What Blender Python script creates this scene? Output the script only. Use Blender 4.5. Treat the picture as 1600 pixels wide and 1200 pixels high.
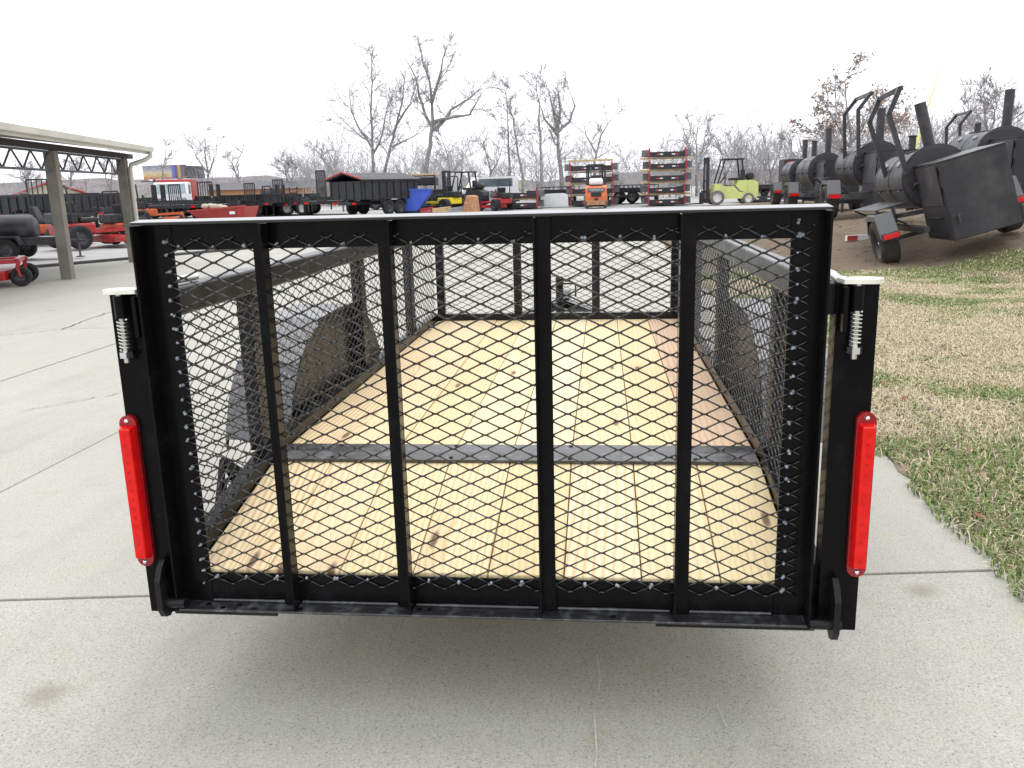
import bpy, bmesh, math, random
import numpy as np
from mathutils import Vector, Matrix

for o in list(bpy.data.objects): bpy.data.objects.remove(o)
SC = bpy.context.scene
COL = SC.collection
rnd = random.Random(7)

# ------------------------------------------------------------------ camera
CAM = Vector((.275, -1.8163, 1.27))
YAW, PITCH, ROLL, FPX = -.1079, .2278, -.0267, 1325.97
_f = Vector((math.sin(YAW)*math.cos(PITCH), math.cos(YAW)*math.cos(PITCH), -math.sin(PITCH)))
_r0 = Vector((math.cos(YAW), -math.sin(YAW), 0)); _u0 = _r0.cross(_f)
_r = _r0*math.cos(ROLL) + _u0*math.sin(ROLL)
_u = -_r0*math.sin(ROLL) + _u0*math.cos(ROLL)
cd = bpy.data.cameras.new('camera'); co = bpy.data.objects.new('camera', cd); COL.objects.link(co)
m = Matrix((( _r.x, _u.x, -_f.x, CAM.x), (_r.y, _u.y, -_f.y, CAM.y), (_r.z, _u.z, -_f.z, CAM.z), (0, 0, 0, 1)))
co.matrix_world = m
cd.sensor_width = 36; cd.lens = FPX/1600*36; cd.clip_end = 2000; cd.clip_start = .05
SC.camera = co

# ------------------------------------------------------------------ world, sun, exposure
SUN_EL, SUN_AZ = math.radians(68), math.radians(8)      # azimuth from +Y toward +X
w = bpy.data.worlds.new('World'); SC.world = w; w.use_nodes = True
nt = w.node_tree; nt.nodes.clear()
sky = nt.nodes.new('ShaderNodeTexSky'); sky.sky_type = 'NISHITA'; sky.sun_disc = False
sky.sun_elevation = SUN_EL; sky.sun_rotation = SUN_AZ; sky.air_density = 1.0; sky.dust_density = 4.0
hs = nt.nodes.new('ShaderNodeHueSaturation'); hs.inputs['Saturation'].default_value = .25
mx = nt.nodes.new('ShaderNodeMixRGB'); mx.inputs[0].default_value = .82; mx.inputs[2].default_value = (9.3, 9.5, 9.9, 1)
bg = nt.nodes.new('ShaderNodeBackground'); bg.inputs[1].default_value = .12
wo = nt.nodes.new('ShaderNodeOutputWorld')
nt.links.new(sky.outputs[0], hs.inputs['Color']); nt.links.new(hs.outputs[0], mx.inputs[1])
nt.links.new(mx.outputs[0], bg.inputs[0]); nt.links.new(bg.outputs[0], wo.inputs[0])
sd = bpy.data.lights.new('sun', 'SUN'); sd.energy = .75; sd.angle = math.radians(50); sd.color = (1, .97, .93)
so = bpy.data.objects.new('sun', sd); COL.objects.link(so)
sdir = Vector((math.sin(SUN_AZ)*math.cos(SUN_EL), math.cos(SUN_AZ)*math.cos(SUN_EL), math.sin(SUN_EL)))
so.rotation_euler = sdir.to_track_quat('Z', 'Y').to_euler()
so.location = (0, 30, 40)
vs = SC.view_settings; vs.view_transform = 'Standard'; vs.look = 'None'; vs.gamma = 1; vs.use_curve_mapping = False
vs.exposure = .66
SC.cycles.max_bounces = 6; SC.cycles.diffuse_bounces = 3; SC.cycles.glossy_bounces = 3; SC.cycles.transmission_bounces = 3
SC.cycles.use_denoising = True

# ------------------------------------------------------------------ helpers
def at(px, py, Y):
    v = _f + _r*((px-800)/FPX) - _u*((py-600)/FPX)
    return CAM + v*((Y-CAM.y)/v.y)
def gz(y):
    t = min(1, max(0, (y-22)/16)); return .13*t*t*(3-2*t)
def sst(v, a, b):
    t = np.clip((np.asarray(v, float)-a)/(b-a), 0, 1); return t*t*(3-2*t)
def bank(x, y):
    return .35*sst(y, 11, 16)*sst(x, 2.5, 4.5)*(1-sst(y, 32, 40))+.42*sst(x, 4.6, 6.6)*sst(y, 7.5, 10.5)*(1-.8*sst(y, 14, 18))
def turf_z(x, y):
    return .004+.010*np.sin(x*2.1+1)*np.sin(y*1.7)*sst(x, 1.6, 2.4)+.012*sst(x, 1.62, 2.1)+bank(x, y)
def gp(px, Y):
    """ground point at depth Y under photo column px"""
    p = at(px, 320, Y); return Vector((p.x, Y, gz(Y)))
def mpp(Y): return (Y-CAM.y)/FPX

class MB:
    def __init__(s): s.v = []; s.f = []; s.sm = []
    def add(s, vs, fs, smooth=False):
        b = len(s.v); s.v += [tuple(x) for x in vs]; s.f += [tuple(b+i for i in f) for f in fs]; s.sm += [smooth]*len(fs); return s
    def box(s, x0, x1, y0, y1, z0, z1):
        vs = [(x, y, z) for x in (x0, x1) for y in (y0, y1) for z in (z0, z1)]
        return s.add(vs, [(0,1,3,2),(4,6,7,5),(0,4,5,1),(2,3,7,6),(0,2,6,4),(1,5,7,3)])
    def hexa(s, p):    # 8 points: bottom loop 4, top loop 4
        return s.add(p, [(3,2,1,0),(4,5,6,7),(0,1,5,4),(1,2,6,5),(2,3,7,6),(3,0,4,7)])
    def prism(s, prof, axis, a, b, smooth=False):
        """polygon prof in the plane of the other two axes, extruded from a to b along axis"""
        def mk(p, t):
            return {'x': (t, p[0], p[1]), 'y': (p[0], t, p[1]), 'z': (p[0], p[1], t)}[axis]
        n = len(prof); vs = [mk(p, a) for p in prof]+[mk(p, b) for p in prof]
        fs = [(i, (i+1) % n, n+(i+1) % n, n+i) for i in range(n)]
        k = len(s.f); s.add(vs, fs, smooth); s.add(vs, [tuple(range(n))[::-1], tuple(range(n, 2*n))]); return s
    def tube(s, pts, r, n=8, caps=True, smooth=True, rot=0):
        pts = [Vector(p) for p in pts]; rs = r if isinstance(r, (list, tuple)) else [r]*len(pts)
        vs = []; up = None
        for i, p in enumerate(pts):
            d = (pts[min(i+1, len(pts)-1)]-pts[max(i-1, 0)]).normalized()
            if up is None:
                up = Vector((0, 0, 1)) if abs(d.z) < .9 else Vector((1, 0, 0))
            a = d.cross(up).normalized(); b = a.cross(d).normalized(); up = b
            for k in range(n):
                t = 2*math.pi*k/n+rot
                vs.append(p+(a*math.cos(t)+b*math.sin(t))*rs[i])
        fs = []
        for i in range(len(pts)-1):
            for k in range(n):
                fs.append((i*n+k, i*n+(k+1) % n, (i+1)*n+(k+1) % n, (i+1)*n+k))
        s.add(vs, fs, smooth)
        if caps: s.add(vs, [tuple(range(n))[::-1], tuple(range((len(pts)-1)*n, len(pts)*n))])
        return s
    def bar(s, a, b, w, h=None):
        """square bar from a to b"""
        return s.tube([a, b], w*.7071, 4, True, False, math.pi/4)
    def lathe(s, prof, axis='x', c=(0, 0, 0), n=24, smooth=True):
        """prof: (t along axis, radius)"""
        vs = []
        for t, r in prof:
            for k in range(n):
                a = 2*math.pi*k/n; u, v = r*math.cos(a), r*math.sin(a)
                q = {'x': (t, u, v), 'y': (u, t, v), 'z': (u, v, t)}[axis]
                vs.append((q[0]+c[0], q[1]+c[1], q[2]+c[2]))
        fs = [(i*n+k, i*n+(k+1) % n, (i+1)*n+(k+1) % n, (i+1)*n+k) for i in range(len(prof)-1) for k in range(n)]
        return s.add(vs, fs, smooth)
    def xf(s, M):
        s.v = [tuple(M @ Vector(p)) for p in s.v]; return s
    def build(s, name, mat, parent=None, bevel=0, kind=None, label=None, loc=None):
        me = bpy.data.meshes.new(name); me.from_pydata(s.v, [], s.f)
        me.polygons.foreach_set('use_smooth', s.sm)
        bm = bmesh.new(); bm.from_mesh(me); bmesh.ops.recalc_face_normals(bm, faces=bm.faces); bm.to_mesh(me); bm.free()
        o = bpy.data.objects.new(name, me); COL.objects.link(o); me.materials.append(M[mat] if isinstance(mat, str) else mat)
        if parent: o.parent = parent
        if loc: o.location = loc
        if bevel:
            b = o.modifiers.new('bevel', 'BEVEL'); b.width = bevel; b.segments = 2; b.limit_method = 'ANGLE'
        if kind: o['kind'] = kind
        if label: o['label'] = label
        return o
def thing(name, label, cat, loc=(0, 0, 0), rz=0, group=None, rx=0):
    o = bpy.data.objects.new(name, None); COL.objects.link(o); o.empty_display_size = .1
    o.location = loc; o.rotation_euler = (rx, 0, rz); tag(o, label, cat, group); return o
def tag(o, label, cat, group=None):
    o['label'] = label; o['category'] = cat
    if group: o['group'] = group
    return o
def inst(o, parent, loc=(0, 0, 0), name=None):
    c = o.copy(); COL.objects.link(c); c.parent = parent; c.location = loc
    return c
def npmesh(name, V, F, mat, kind=None, parent=None, smooth=False):
    """V (n,3), F (m,k) arrays"""
    me = bpy.data.meshes.new(name); k = F.shape[1]
    me.vertices.add(len(V)); me.vertices.foreach_set('co', np.asarray(V, np.float32).ravel())
    me.loops.add(F.size); me.loops.foreach_set('vertex_index', F.astype(np.int32).ravel())
    me.polygons.add(len(F)); me.polygons.foreach_set('loop_start', np.arange(len(F), dtype=np.int32)*k)
    me.polygons.foreach_set('loop_total', np.full(len(F), k, np.int32))
    if smooth: me.polygons.foreach_set('use_smooth', np.ones(len(F), bool))
    me.update(calc_edges=True); me.validate()
    o = bpy.data.objects.new(name, me); COL.objects.link(o); me.materials.append(M[mat])
    if kind: o['kind'] = kind
    if parent: o.parent = parent
    return o

# ------------------------------------------------------------------ materials
M = {}
def mat(name):
    m = bpy.data.materials.new(name); m.use_nodes = True; M[name] = m
    t = m.node_tree; b = t.nodes['Principled BSDF']
    return t, b
def N(t, typ, **kw):
    n = t.nodes.new('ShaderNode'+typ)
    for k, v in kw.items():
        if k in n.inputs.keys(): n.inputs[k].default_value = v
        else: setattr(n, k, v)
    return n
def L(t, a, b): t.links.new(a, b)
def coords(t, scale=(1, 1, 1), kind='Object', rand=False):
    tc = N(t, 'TexCoord'); mp = N(t, 'Mapping'); mp.inputs['Scale'].default_value = scale
    L(t, tc.outputs[kind], mp.inputs['Vector'])
    if rand:
        oi = N(t, 'ObjectInfo'); mu = N(t, 'VectorMath', operation='SCALE'); mu.inputs[0].default_value = (37.3, 91.7, 13.1)
        L(t, oi.outputs['Random'], mu.inputs['Scale']); L(t, mu.outputs[0], mp.inputs['Location'])
    return mp.outputs[0]
def noise(t, vec, scale, detail=4, rough=.55, dist=0):
    n = N(t, 'TexNoise'); n.inputs['Scale'].default_value = scale; n.inputs['Detail'].default_value = detail
    n.inputs['Roughness'].default_value = rough; n.inputs['Distortion'].default_value = dist
    L(t, vec, n.inputs['Vector']); return n.outputs['Fac']
def ramp(t, fac, stops):
    r = N(t, 'ValToRGB'); e = r.color_ramp.elements
    while len(e) < len(stops): e.new(.5)
    for el, (p, c) in zip(e, stops):
        el.position = p; el.color = (c[0], c[1], c[2], 1) if not isinstance(c, (int, float)) else (c, c, c, 1)
    L(t, fac, r.inputs[0]); return r.outputs[0]
def mix(t, fac, a, b, mode='MIX'):
    n = N(t, 'MixRGB', blend_type=mode)
    for i, v in zip((0, 1, 2), (fac, a, b)):
        if isinstance(v, (int, float)): n.inputs[i].default_value = v
        elif isinstance(v, tuple): n.inputs[i].default_value = (v[0], v[1], v[2], 1)
        else: L(t, v, n.inputs[i])
    return n.outputs[0]
def mth(t, op, a, b=None):
    n = N(t, 'Math', operation=op)
    for i, v in enumerate((a, b)):
        if v is None: continue
        if isinstance(v, (int, float)): n.inputs[i].default_value = v
        else: L(t, v, n.inputs[i])
    return n.outputs[0]
def bump(t, b, h, strength=.3, dist=.002):
    n = N(t, 'Bump'); n.inputs['Strength'].default_value = strength; n.inputs['Distance'].default_value = dist
    L(t, h, n.inputs['Height']); L(t, n.outputs[0], b.inputs['Normal'])
def plain(name, col, rough=.5, metal=0, spec=.5, var=.15, vscale=6, dirt=None, bmp=0):
    t, b = mat(name); v = coords(t)
    n = noise(t, v, vscale, 5)
    dark = tuple(c*(1-var) for c in col); light = tuple(min(1, c*(1+var)) for c in col)
    c = ramp(t, n, [(.3, dark), (.7, light)])
    if dirt:
        n2 = noise(t, v, vscale*.45, 8, .7); c = mix(t, ramp(t, n2, [(.52, 0), (.72, .75)]), c, dirt)
    L(t, c, b.inputs['Base Color'])
    L(t, ramp(t, n, [(.3, max(0, rough-.08)), (.7, min(1, rough+.1))]), b.inputs['Roughness'])
    b.inputs['Metallic'].default_value = metal; b.inputs['Specular IOR Level'].default_value = spec
    if bmp: bump(t, b, noise(t, v, vscale*12, 3), bmp, .002)
    return t, b

# glossy black trailer paint: fine orange peel, faint dust
def black_paint(name, base, rough, dust, dscale=9, spec=.4):
    t, b = mat(name); v = coords(t)
    d = noise(t, v, dscale, 8, .7); fine = noise(t, v, 260, 2)
    spot = ramp(t, fine, [(.66, 0), (.74, 1)])
    c = mix(t, ramp(t, d, [(.5, 0), (.85, dust)]), (base, base, base*1.08), (.20, .21, .23))
    c = mix(t, mth(t, 'MULTIPLY', spot, .10*(dust+.35)), c, (.3, .3, .31))
    L(t, c, b.inputs['Base Color'])
    L(t, ramp(t, d, [(.35, rough), (.8, rough+.22)]), b.inputs['Roughness'])
    b.inputs['Specular IOR Level'].default_value = spec
    bump(t, b, noise(t, v, 140, 3), .08, .001)
black_paint('gate_black', .0045, .16, .05, 9, .10)
black_paint('shelf_black', .022, .22, 1.0, 22, .8)  # real dust, raised further to paint in the shelf's bluish sky reflection
black_paint('rail_black', .008, .20, .12, 9, .25)
black_paint('mesh_black', .016, .22, .35, 30, .8)
t, b = mat('wet_black'); b.inputs['Base Color'].default_value = (.02, .02, .022, 1)
L(t, ramp(t, noise(t, coords(t), 14, 5), [(.4, .04), (.8, .16)]), b.inputs['Roughness']); b.inputs['Specular IOR Level'].default_value = .6
plain('weld_glint', (.26, .29, .34), .28, .2, .6, .5, 90)  # painted weld beads; the paint's pale reflections are put into this colour
plain('zinc', (.62, .62, .58), .30, .85, .5, .15, 40)
plain('zinc_cap', (.78, .77, .68), .38, .45, .5, .08, 25)
plain('chrome', (.75, .78, .8), .15, .95, .5, .1, 40)

# diamond plate
t, b = mat('diamond_plate'); v = coords(t, (1, 1, 1))
b.inputs['Base Color'].default_value = (.07, .072, .077, 1); b.inputs['Roughness'].default_value = .22; b.inputs['Specular IOR Level'].default_value = 1.0
wv = N(t, 'TexWave', wave_type='BANDS', bands_direction='DIAGONAL'); wv.inputs['Scale'].default_value = 14; L(t, v, wv.inputs['Vector'])
vo = N(t, 'TexVoronoi'); vo.inputs['Scale'].default_value = 45; L(t, v, vo.inputs['Vector'])
bump(t, b, mth(t, 'MULTIPLY', wv.outputs['Fac'], ramp(t, vo.outputs['Distance'], [(.2, 1), (.5, 0)])), .9, .004)

# pine planks: growth rings drawn out along Y, knots, per-plank hue
def pine(name, warm):
    t, b = mat(name); oi = N(t, 'ObjectInfo')
    v = coords(t, (1, 1, 1), rand=True)
    sv = N(t, 'Mapping'); sv.inputs['Scale'].default_value = (1, .14, 1); L(t, v, sv.inputs['Vector'])
    wob = noise(t, sv.outputs[0], 2.0, 2, .4)
    sx = N(t, 'SeparateXYZ'); L(t, v, sx.inputs[0])
    # knots: sparse cells stretched along the grain
    kv = N(t, 'Mapping'); kv.inputs['Scale'].default_value = (7.5, 2.1, 1); L(t, v, kv.inputs['Vector'])
    vor = N(t, 'TexVoronoi', voronoi_dimensions='2D'); vor.inputs['Scale'].default_value = 1; vor.inputs['Randomness'].default_value = 1
    L(t, kv.outputs[0], vor.inputs['Vector'])
    sel = mth(t, 'GREATER_THAN', N(t, 'SeparateColor').outputs[0], .84)
    sc_ = [n for n in t.nodes if n.bl_idname == 'ShaderNodeSeparateColor'][0]; L(t, vor.outputs['Color'], sc_.inputs[0])
    kd = vor.outputs['Distance']
    knot = mth(t, 'MULTIPLY', ramp(t, kd, [(.05, 1), (.10, 0)]), sel)
    halo = mth(t, 'MULTIPLY', ramp(t, kd, [(.08, 1), (.42, 0)]), sel)
    ph = mth(t, 'ADD', mth(t, 'MULTIPLY', sx.outputs[0], 330), mth(t, 'MULTIPLY', wob, 85))
    ph = mth(t, 'ADD', ph, mth(t, 'MULTIPLY', halo, 9))
    g = mth(t, 'ADD', mth(t, 'MULTIPLY', mth(t, 'SINE', ph), .5), .5)
    g = mth(t, 'POWER', g, 2.2)
    fv = N(t, 'Mapping'); fv.inputs['Scale'].default_value = (1, .03, 1); L(t, v, fv.inputs['Vector'])
    fib = noise(t, fv.outputs[0], 160, 3)
    patch = noise(t, sv.outputs[0], 2.3, 3)
    if warm: cols = [(.0, (.60, .43, .29)), (1, (.64, .47, .32))]
    else: cols = [(.0, (.70, .57, .32)), (.2, (.81, .70, .47)), (.4, (.72, .60, .34)), (.6, (.80, .67, .44)), (.8, (.76, .61, .39)), (1, (.68, .56, .31))]
    base = ramp(t, oi.outputs['Random'], cols)
    late = mix(t, 1, base, (.70, .57, .36) if not warm else (.62, .5, .38), 'MULTIPLY')
    fr = mth(t, 'FRACT', mth(t, 'MULTIPLY', oi.outputs['Random'], 7.37))
    amp = mth(t, 'MULTIPLY', ramp(t, patch, [(.32, .15), (.62, 1.0)]), ramp(t, fr, [(.1, .45), (.9, 1.0)]))
    c = mix(t, mth(t, 'MULTIPLY', g, amp), base, late)
    c = mix(t, mth(t, 'MULTIPLY', ramp(t, fib, [(.45, 0), (.75, 1)]), .22), c, (.52, .40, .24))
    c = mix(t, mth(t, 'MULTIPLY', ramp(t, patch, [(.55, 0), (.8, 1)]), .18), c, (.70, .48, .32))
    c = mix(t, mth(t, 'MULTIPLY', halo, .35), c, (.55, .36, .18))
    c = mix(t, mth(t, 'MULTIPLY', knot, .9), c, (.12, .06, .03))
    L(t, c, b.inputs['Base Color']); b.inputs['Roughness'].default_value = .62
    b.inputs['Specular IOR Level'].default_value = .3
    bump(t, b, mth(t, 'ADD', mth(t, 'MULTIPLY', g, .4), fib), .25, .0015)
pine('pine', False); pine('pine_warm', True)
plain('lumber', (.58, .42, .24), .7, 0, .3, .25, 5)

# concrete
t, b = mat('concrete'); v = coords(t)
n1 = noise(t, v, .55, 7, .6); n2 = noise(t, v, 7, 6, .65); n3 = noise(t, v, 135, 3, .7)
c = ramp(t, n1, [(.3, (.375, .368, .318)), (.7, (.455, .448, .398))])
c = mix(t, ramp(t, n2, [(.35, 0), (.75, .35)]), c, (.50, .485, .44))
ns = noise(t, v, 2.1, 6, .75)
c = mix(t, ramp(t, ns, [(.56, 0), (.8, .55)]), c, (.33, .29, .215))
sv = N(t, 'Mapping'); sv.inputs['Scale'].default_value = (1, .22, 1); L(t, v, sv.inputs['Vector'])
c = mix(t, ramp(t, noise(t, sv.outputs[0], 34, 3), [(.5, 0), (.8, .22)]), c, (.50, .49, .45))
vo = N(t, 'TexVoronoi'); vo.inputs['Scale'].default_value = 85; L(t, v, vo.inputs['Vector'])
pit = mth(t, 'MULTIPLY', ramp(t, vo.outputs['Distance'], [(.14, 1), (.26, 0)]), ramp(t, noise(t, v, 40, 3), [(.52, 0), (.60, 1)]))
c = mix(t, mth(t, 'MULTIPLY', pit, .75), c, (.10, .095, .09))
c = mix(t, ramp(t, n3, [(.33, .55), (.45, 0)]), c, (.16, .155, .13))
c = mix(t, ramp(t, n3, [(.55, 0), (.70, .5)]), c, (.62, .61, .555))
n4 = noise(t, v, 310, 2, .6)
c = mix(t, ramp(t, n4, [(.36, .55), (.48, 0)]), c, (.19, .185, .16))
c = mix(t, mth(t, 'MULTIPLY', ramp(t, noise(t, v, 5.5, 5, .7), [(.60, 0), (.74, .5)]), 1.0), c, (.46, .38, .22))
tyv = N(t, 'Mapping'); tyv.inputs['Scale'].default_value = (1, .05, 1); L(t, v, tyv.inputs['Vector'])
c = mix(t, mth(t, 'MULTIPLY', ramp(t, noise(t, tyv.outputs[0], 2.6, 4, .6), [(.52, 0), (.66, .30)]), ramp(t, noise(t, v, .8, 3), [(.4, .2), (.6, 1)])), c, (.25, .24, .22))
vs2 = N(t, 'TexVoronoi'); vs2.inputs['Scale'].default_value = 1.5; L(t, v, vs2.inputs['Vector'])
sp2 = mth(t, 'ADD', vs2.outputs['Distance'], mth(t, 'MULTIPLY', noise(t, v, 9, 4), .12))
c = mix(t, ramp(t, sp2, [(.10, .5), (.17, 0)]), c, (.20, .17, .13))
L(t, c, b.inputs['Base Color']); b.inputs['Roughness'].default_value = .8; b.inputs['Specular IOR Level'].default_value = .3
bump(t, b, mth(t, 'SUBTRACT', mth(t, 'ADD', n3, mth(t, 'MULTIPLY', n2, .6)), pit), .4, .0025)
plain('chalk', (.52, .51, .48), .8, 0, .2, .2, 60)
plain('joint_dark', (.09, .085, .08), .9, 0, .2, .4, 30)
# lot: worn asphalt and gravel
t, b = mat('lot'); v = coords(t)
c = ramp(t, noise(t, v, .12, 7, .65), [(.3, (.30, .30, .295)), (.7, (.40, .395, .38))])
c = mix(t, ramp(t, noise(t, v, 1.1, 8, .7), [(.45, 0), (.75, .5)]), c, (.20, .195, .19))
c = mix(t, ramp(t, noise(t, v, 30, 3), [(.5, 0), (.8, .4)]), c, (.45, .44, .43))
L(t, c, b.inputs['Base Color']); b.inputs['Roughness'].default_value = .85
# dirt and turf under the grass blades
t, b = mat('turf'); v = coords(t)
c = ramp(t, noise(t, v, 3.2, 8, .7), [(.3, (.105, .08, .058)), (.55, (.18, .14, .10)), (.75, (.13, .105, .075))])
c = mix(t, ramp(t, noise(t, v, 55, 4, .7), [(.4, 0), (.75, .75)]), c, (.27, .215, .16))
c = mix(t, ramp(t, noise(t, v, 90, 3, .7), [(.62, 0), (.72, .8)]), c, (.42, .38, .32))
sp_ = N(t, 'SeparateXYZ'); L(t, v, sp_.inputs[0])
zone = mth(t, 'ADD', mth(t, 'ADD', sp_.outputs[1], mth(t, 'MULTIPLY', sp_.outputs[0], .45)), mth(t, 'MULTIPLY', noise(t, v, 1.4, 4), 2.0))
zone = ramp(t, mth(t, 'DIVIDE', zone, 20), [(.575, 1), (.66, 0)])
c = mix(t, zone, c, ramp(t, noise(t, v, 42, 6, .75), [(.3, (.20, .16, .10)), (.5, (.34, .285, .20)), (.7, (.44, .38, .28))]))
L(t, c, b.inputs['Base Color']); b.inputs['Roughness'].default_value = .95; b.inputs['Specular IOR Level'].default_value = .1
bump(t, b, noise(t, v, 38, 6, .7), .9, .03)
def blade_mat(name, stops):
    t, b = mat(name); g = N(t, 'NewGeometry')
    L(t, ramp(t, g.outputs['Random Per Island'], stops), b.inputs['Base Color'])
    b.inputs['Roughness'].default_value = .7; b.inputs['Specular IOR Level'].default_value = .2
blade_mat('dry_blade', [(0, (.46, .38, .25)), (.4, (.68, .59, .43)), (.75, (.60, .50, .34)), (1, (.36, .28, .17))])
blade_mat('green_blade', [(0, (.10, .18, .05)), (.45, (.17, .26, .075)), (.8, (.24, .31, .10)), (1, (.38, .36, .16))])
blade_mat('dead_leaf', [(0, (.22, .08, .04)), (.5, (.30, .14, .07)), (.8, (.35, .22, .14)), (1, (.16, .09, .05))])
blade_mat('oak_leaf', [(0, (.24, .15, .11)), (.5, (.32, .21, .16)), (1, (.38, .27, .21))])
plain('bark', (.26, .25, .245), .9, 0, .2, .35, 3)  # bark tone lightened, haze brightening is put into the colour
plain('twig', (.34, .32, .32), .9, 0, .2, .3, 1)  # twigs kept pale, bright backlit haze painted into their colour
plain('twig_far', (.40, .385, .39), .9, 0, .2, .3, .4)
plain('hill_wood', (.20, .185, .185), 1, 0, .1, .35, .09)
plain('field', (.23, .25, .13), 1, 0, .1, .2, .05)
# red lamp lens with prism ribs
t, b = mat('red_lens'); v = coords(t)
c = ramp(t, noise(t, v, 30, 3), [(.3, (.62, .006, .006)), (.7, (.80, .012, .010))])
wvx = N(t, 'TexWave', wave_type='BANDS', bands_direction='Z'); wvx.inputs['Scale'].default_value = 28; L(t, v, wvx.inputs['Vector'])
L(t, c, b.inputs['Base Color']); b.inputs['Roughness'].default_value = .16; b.inputs['Coat Weight'].default_value = .15; b.inputs['Coat Roughness'].default_value = .06; b.inputs['Specular IOR Level'].default_value = .25
b.inputs['Subsurface Weight'].default_value = .15; b.inputs['Subsurface Radius'].default_value = (.03, .002, .002); b.inputs['Subsurface Scale'].default_value = .3
bump(t, b, wvx.outputs['Fac'], .12, .002)
plain('lens_dot', (.60, .007, .007), .2, 0, .3, .3, 60)
plain('red_base', (.30, .006, .012), .2, 0, .6, .15, 40)
plain('smoker_black', (.032, .032, .038), .42, 0, .4, .25, 4, dirt=(.11, .10, .095), bmp=.1)
plain('smoker_box', (.030, .029, .034), .5, 0, .35, .3, 2.5, dirt=(.085, .08, .075), bmp=.15)
plain('far_black', (.028, .029, .033), .5, 0, .35, .3, 3)
plain('far_grey', (.10, .10, .11), .6, 0, .35, .3, 3)
plain('tyre', (.05, .046, .042), .85, 0, .25, .3, 5, dirt=(.22, .175, .13))
plain('tyre_clean', (.028, .028, .029), .8, 0, .25, .3, 8)
plain('tyre_grey', (.16, .15, .145), .85, 0, .25, .3, 8)
plain('rim_black', (.03, .03, .033), .35, 0, .5, .2, 8)
plain('rim_white', (.6, .59, .56), .4, 0, .5, .2, 8)
plain('lime', (.56, .62, .22), .45, 0, .4, .1, 3, dirt=(.40, .42, .14))
plain('orange', (.72, .17, .06), .42, 0, .45, .12, 3)
plain('rusty_orange', (.44, .22, .12), .7, 0, .3, .35, 9)
plain('mower_red', (.40, .02, .025), .3, 0, .5, .12, 5)
plain('brick_red', (.40, .055, .05), .5, 0, .4, .15, 3)
plain('post_red', (.36, .035, .045), .45, 0, .4, .15, 5)
plain('blue', (.05, .11, .55), .45, 0, .4, .12, 3)
plain('white', (.78, .79, .80), .45, 0, .4, .06, 3)
plain('cream', (.50, .46, .37), .7, 0, .3, .08, 3)
plain('fascia', (.60, .58, .52), .6, 0, .3, .12, 2)
plain('shingle', (.26, .25, .24), .8, 0, .2, .25, 6)
plain('post_wood', (.21, .195, .17), .85, 0, .2, .25, 3, dirt=(.20, .17, .13))
plain('beam_brown', (.05, .042, .042), .7, 0, .3, .2, 4)
plain('truss_grey', (.085, .095, .10), .6, 0, .3, .2, 4)
plain('pipe_pale', (.50, .48, .42), .5, 0, .4, .1, 4)
plain('yellow', (.80, .62, .03), .5, 0, .4, .1, 4)
plain('guy_yellow', (.82, .78, .30), .5, 0, .4, .08, 4)
plain('roof_red', (.50, .06, .06), .5, 0, .35, .1, 3)
plain('seat_black', (.03, .03, .032), .6, 0, .3, .2, 8)
plain('glass_dark', (.10, .13, .15), .08, 0, .6, .2, 2)
plain('glass_pale', (.30, .38, .40), .1, 0, .6, .15, 1.5)
plain('steel_grey', (.30, .31, .33), .4, .4, .5, .2, 6)
plain('leafy_red', (.50, .11, .04), .6, 0, .3, .25, 10)
# billboard print: soft bands of blue, yellow and orange
t, b = mat('billboard_print'); tc = N(t, 'TexCoord'); sp = N(t, 'SeparateXYZ'); L(t, tc.outputs['Generated'], sp.inputs[0])
c = ramp(t, sp.outputs[2], [(.05, (.45, .12, .06)), (.25, (.62, .42, .12)), (.48, (.60, .50, .30)), (.62, (.35, .36, .42)), (.85, (.20, .22, .28))])
n = noise(t, coords(t, (1, 1, 3), 'Generated'), 9, 4)
c = mix(t, ramp(t, n, [(.5, 0), (.62, .8)]), c, (.62, .60, .58))
c = mix(t, ramp(t, sp.outputs[0], [(.70, 0), (.76, 1)]), c, (.14, .12, .16))
c = mix(t, ramp(t, mth(t, 'ABSOLUTE', mth(t, 'SUBTRACT', sp.outputs[0], .72)), [(.02, .9), (.05, 0)]), c, (.12, .16, .55))
c = mix(t, ramp(t, mth(t, 'ABSOLUTE', mth(t, 'SUBTRACT', sp.outputs[0], .86)), [(.01, .8), (.04, 0)]), c, (.70, .45, .10))
L(t, c, b.inputs['Base Color']); b.inputs['Roughness'].default_value = .5

# ------------------------------------------------------------------ ground
def struct(o): o['kind'] = 'structure'; return o
# lot sheet to the horizon (gentle rise toward the parked stock)
ys = [-60, -20, 0, 10, 20, 22, 24, 26, 28, 30, 32, 34, 36, 38, 60, 120, 260, 600]; xs = [-500, -200, -80, -30, 0, 30, 80, 200, 500]
mb = MB(); nx = len(xs)
mb.add([(x, y, gz(y)-.03) for y in ys for x in xs], [(j*nx+i, j*nx+i+1, (j+1)*nx+i+1, (j+1)*nx+i) for j in range(len(ys)-1) for i in range(nx-1)])
struct(mb.build('lot_ground', 'lot'))
pad = struct(MB().box(-14, 1.585, -7, 13.2, -.12, -.045).build('concrete_pad', 'joint_dark'))
pad.data.polygons.foreach_set('use_smooth', [False]*6)
def clip(poly, p, n):
    out = []
    for i in range(len(poly)):
        a, b_ = Vector(poly[i]), Vector(poly[(i+1) % len(poly)])
        da, db = (a-p).dot(n), (b_-p).dot(n)
        if da >= 0: out.append(tuple(a))
        if da*db < 0: out.append(tuple(a+(b_-a)*(da/(da-db))))
    return out
KA = Vector((-10.485, 13.471)); KD = Vector((.955, 1.661)).normalized(); KN = Vector((KD.y, -KD.x))
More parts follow.
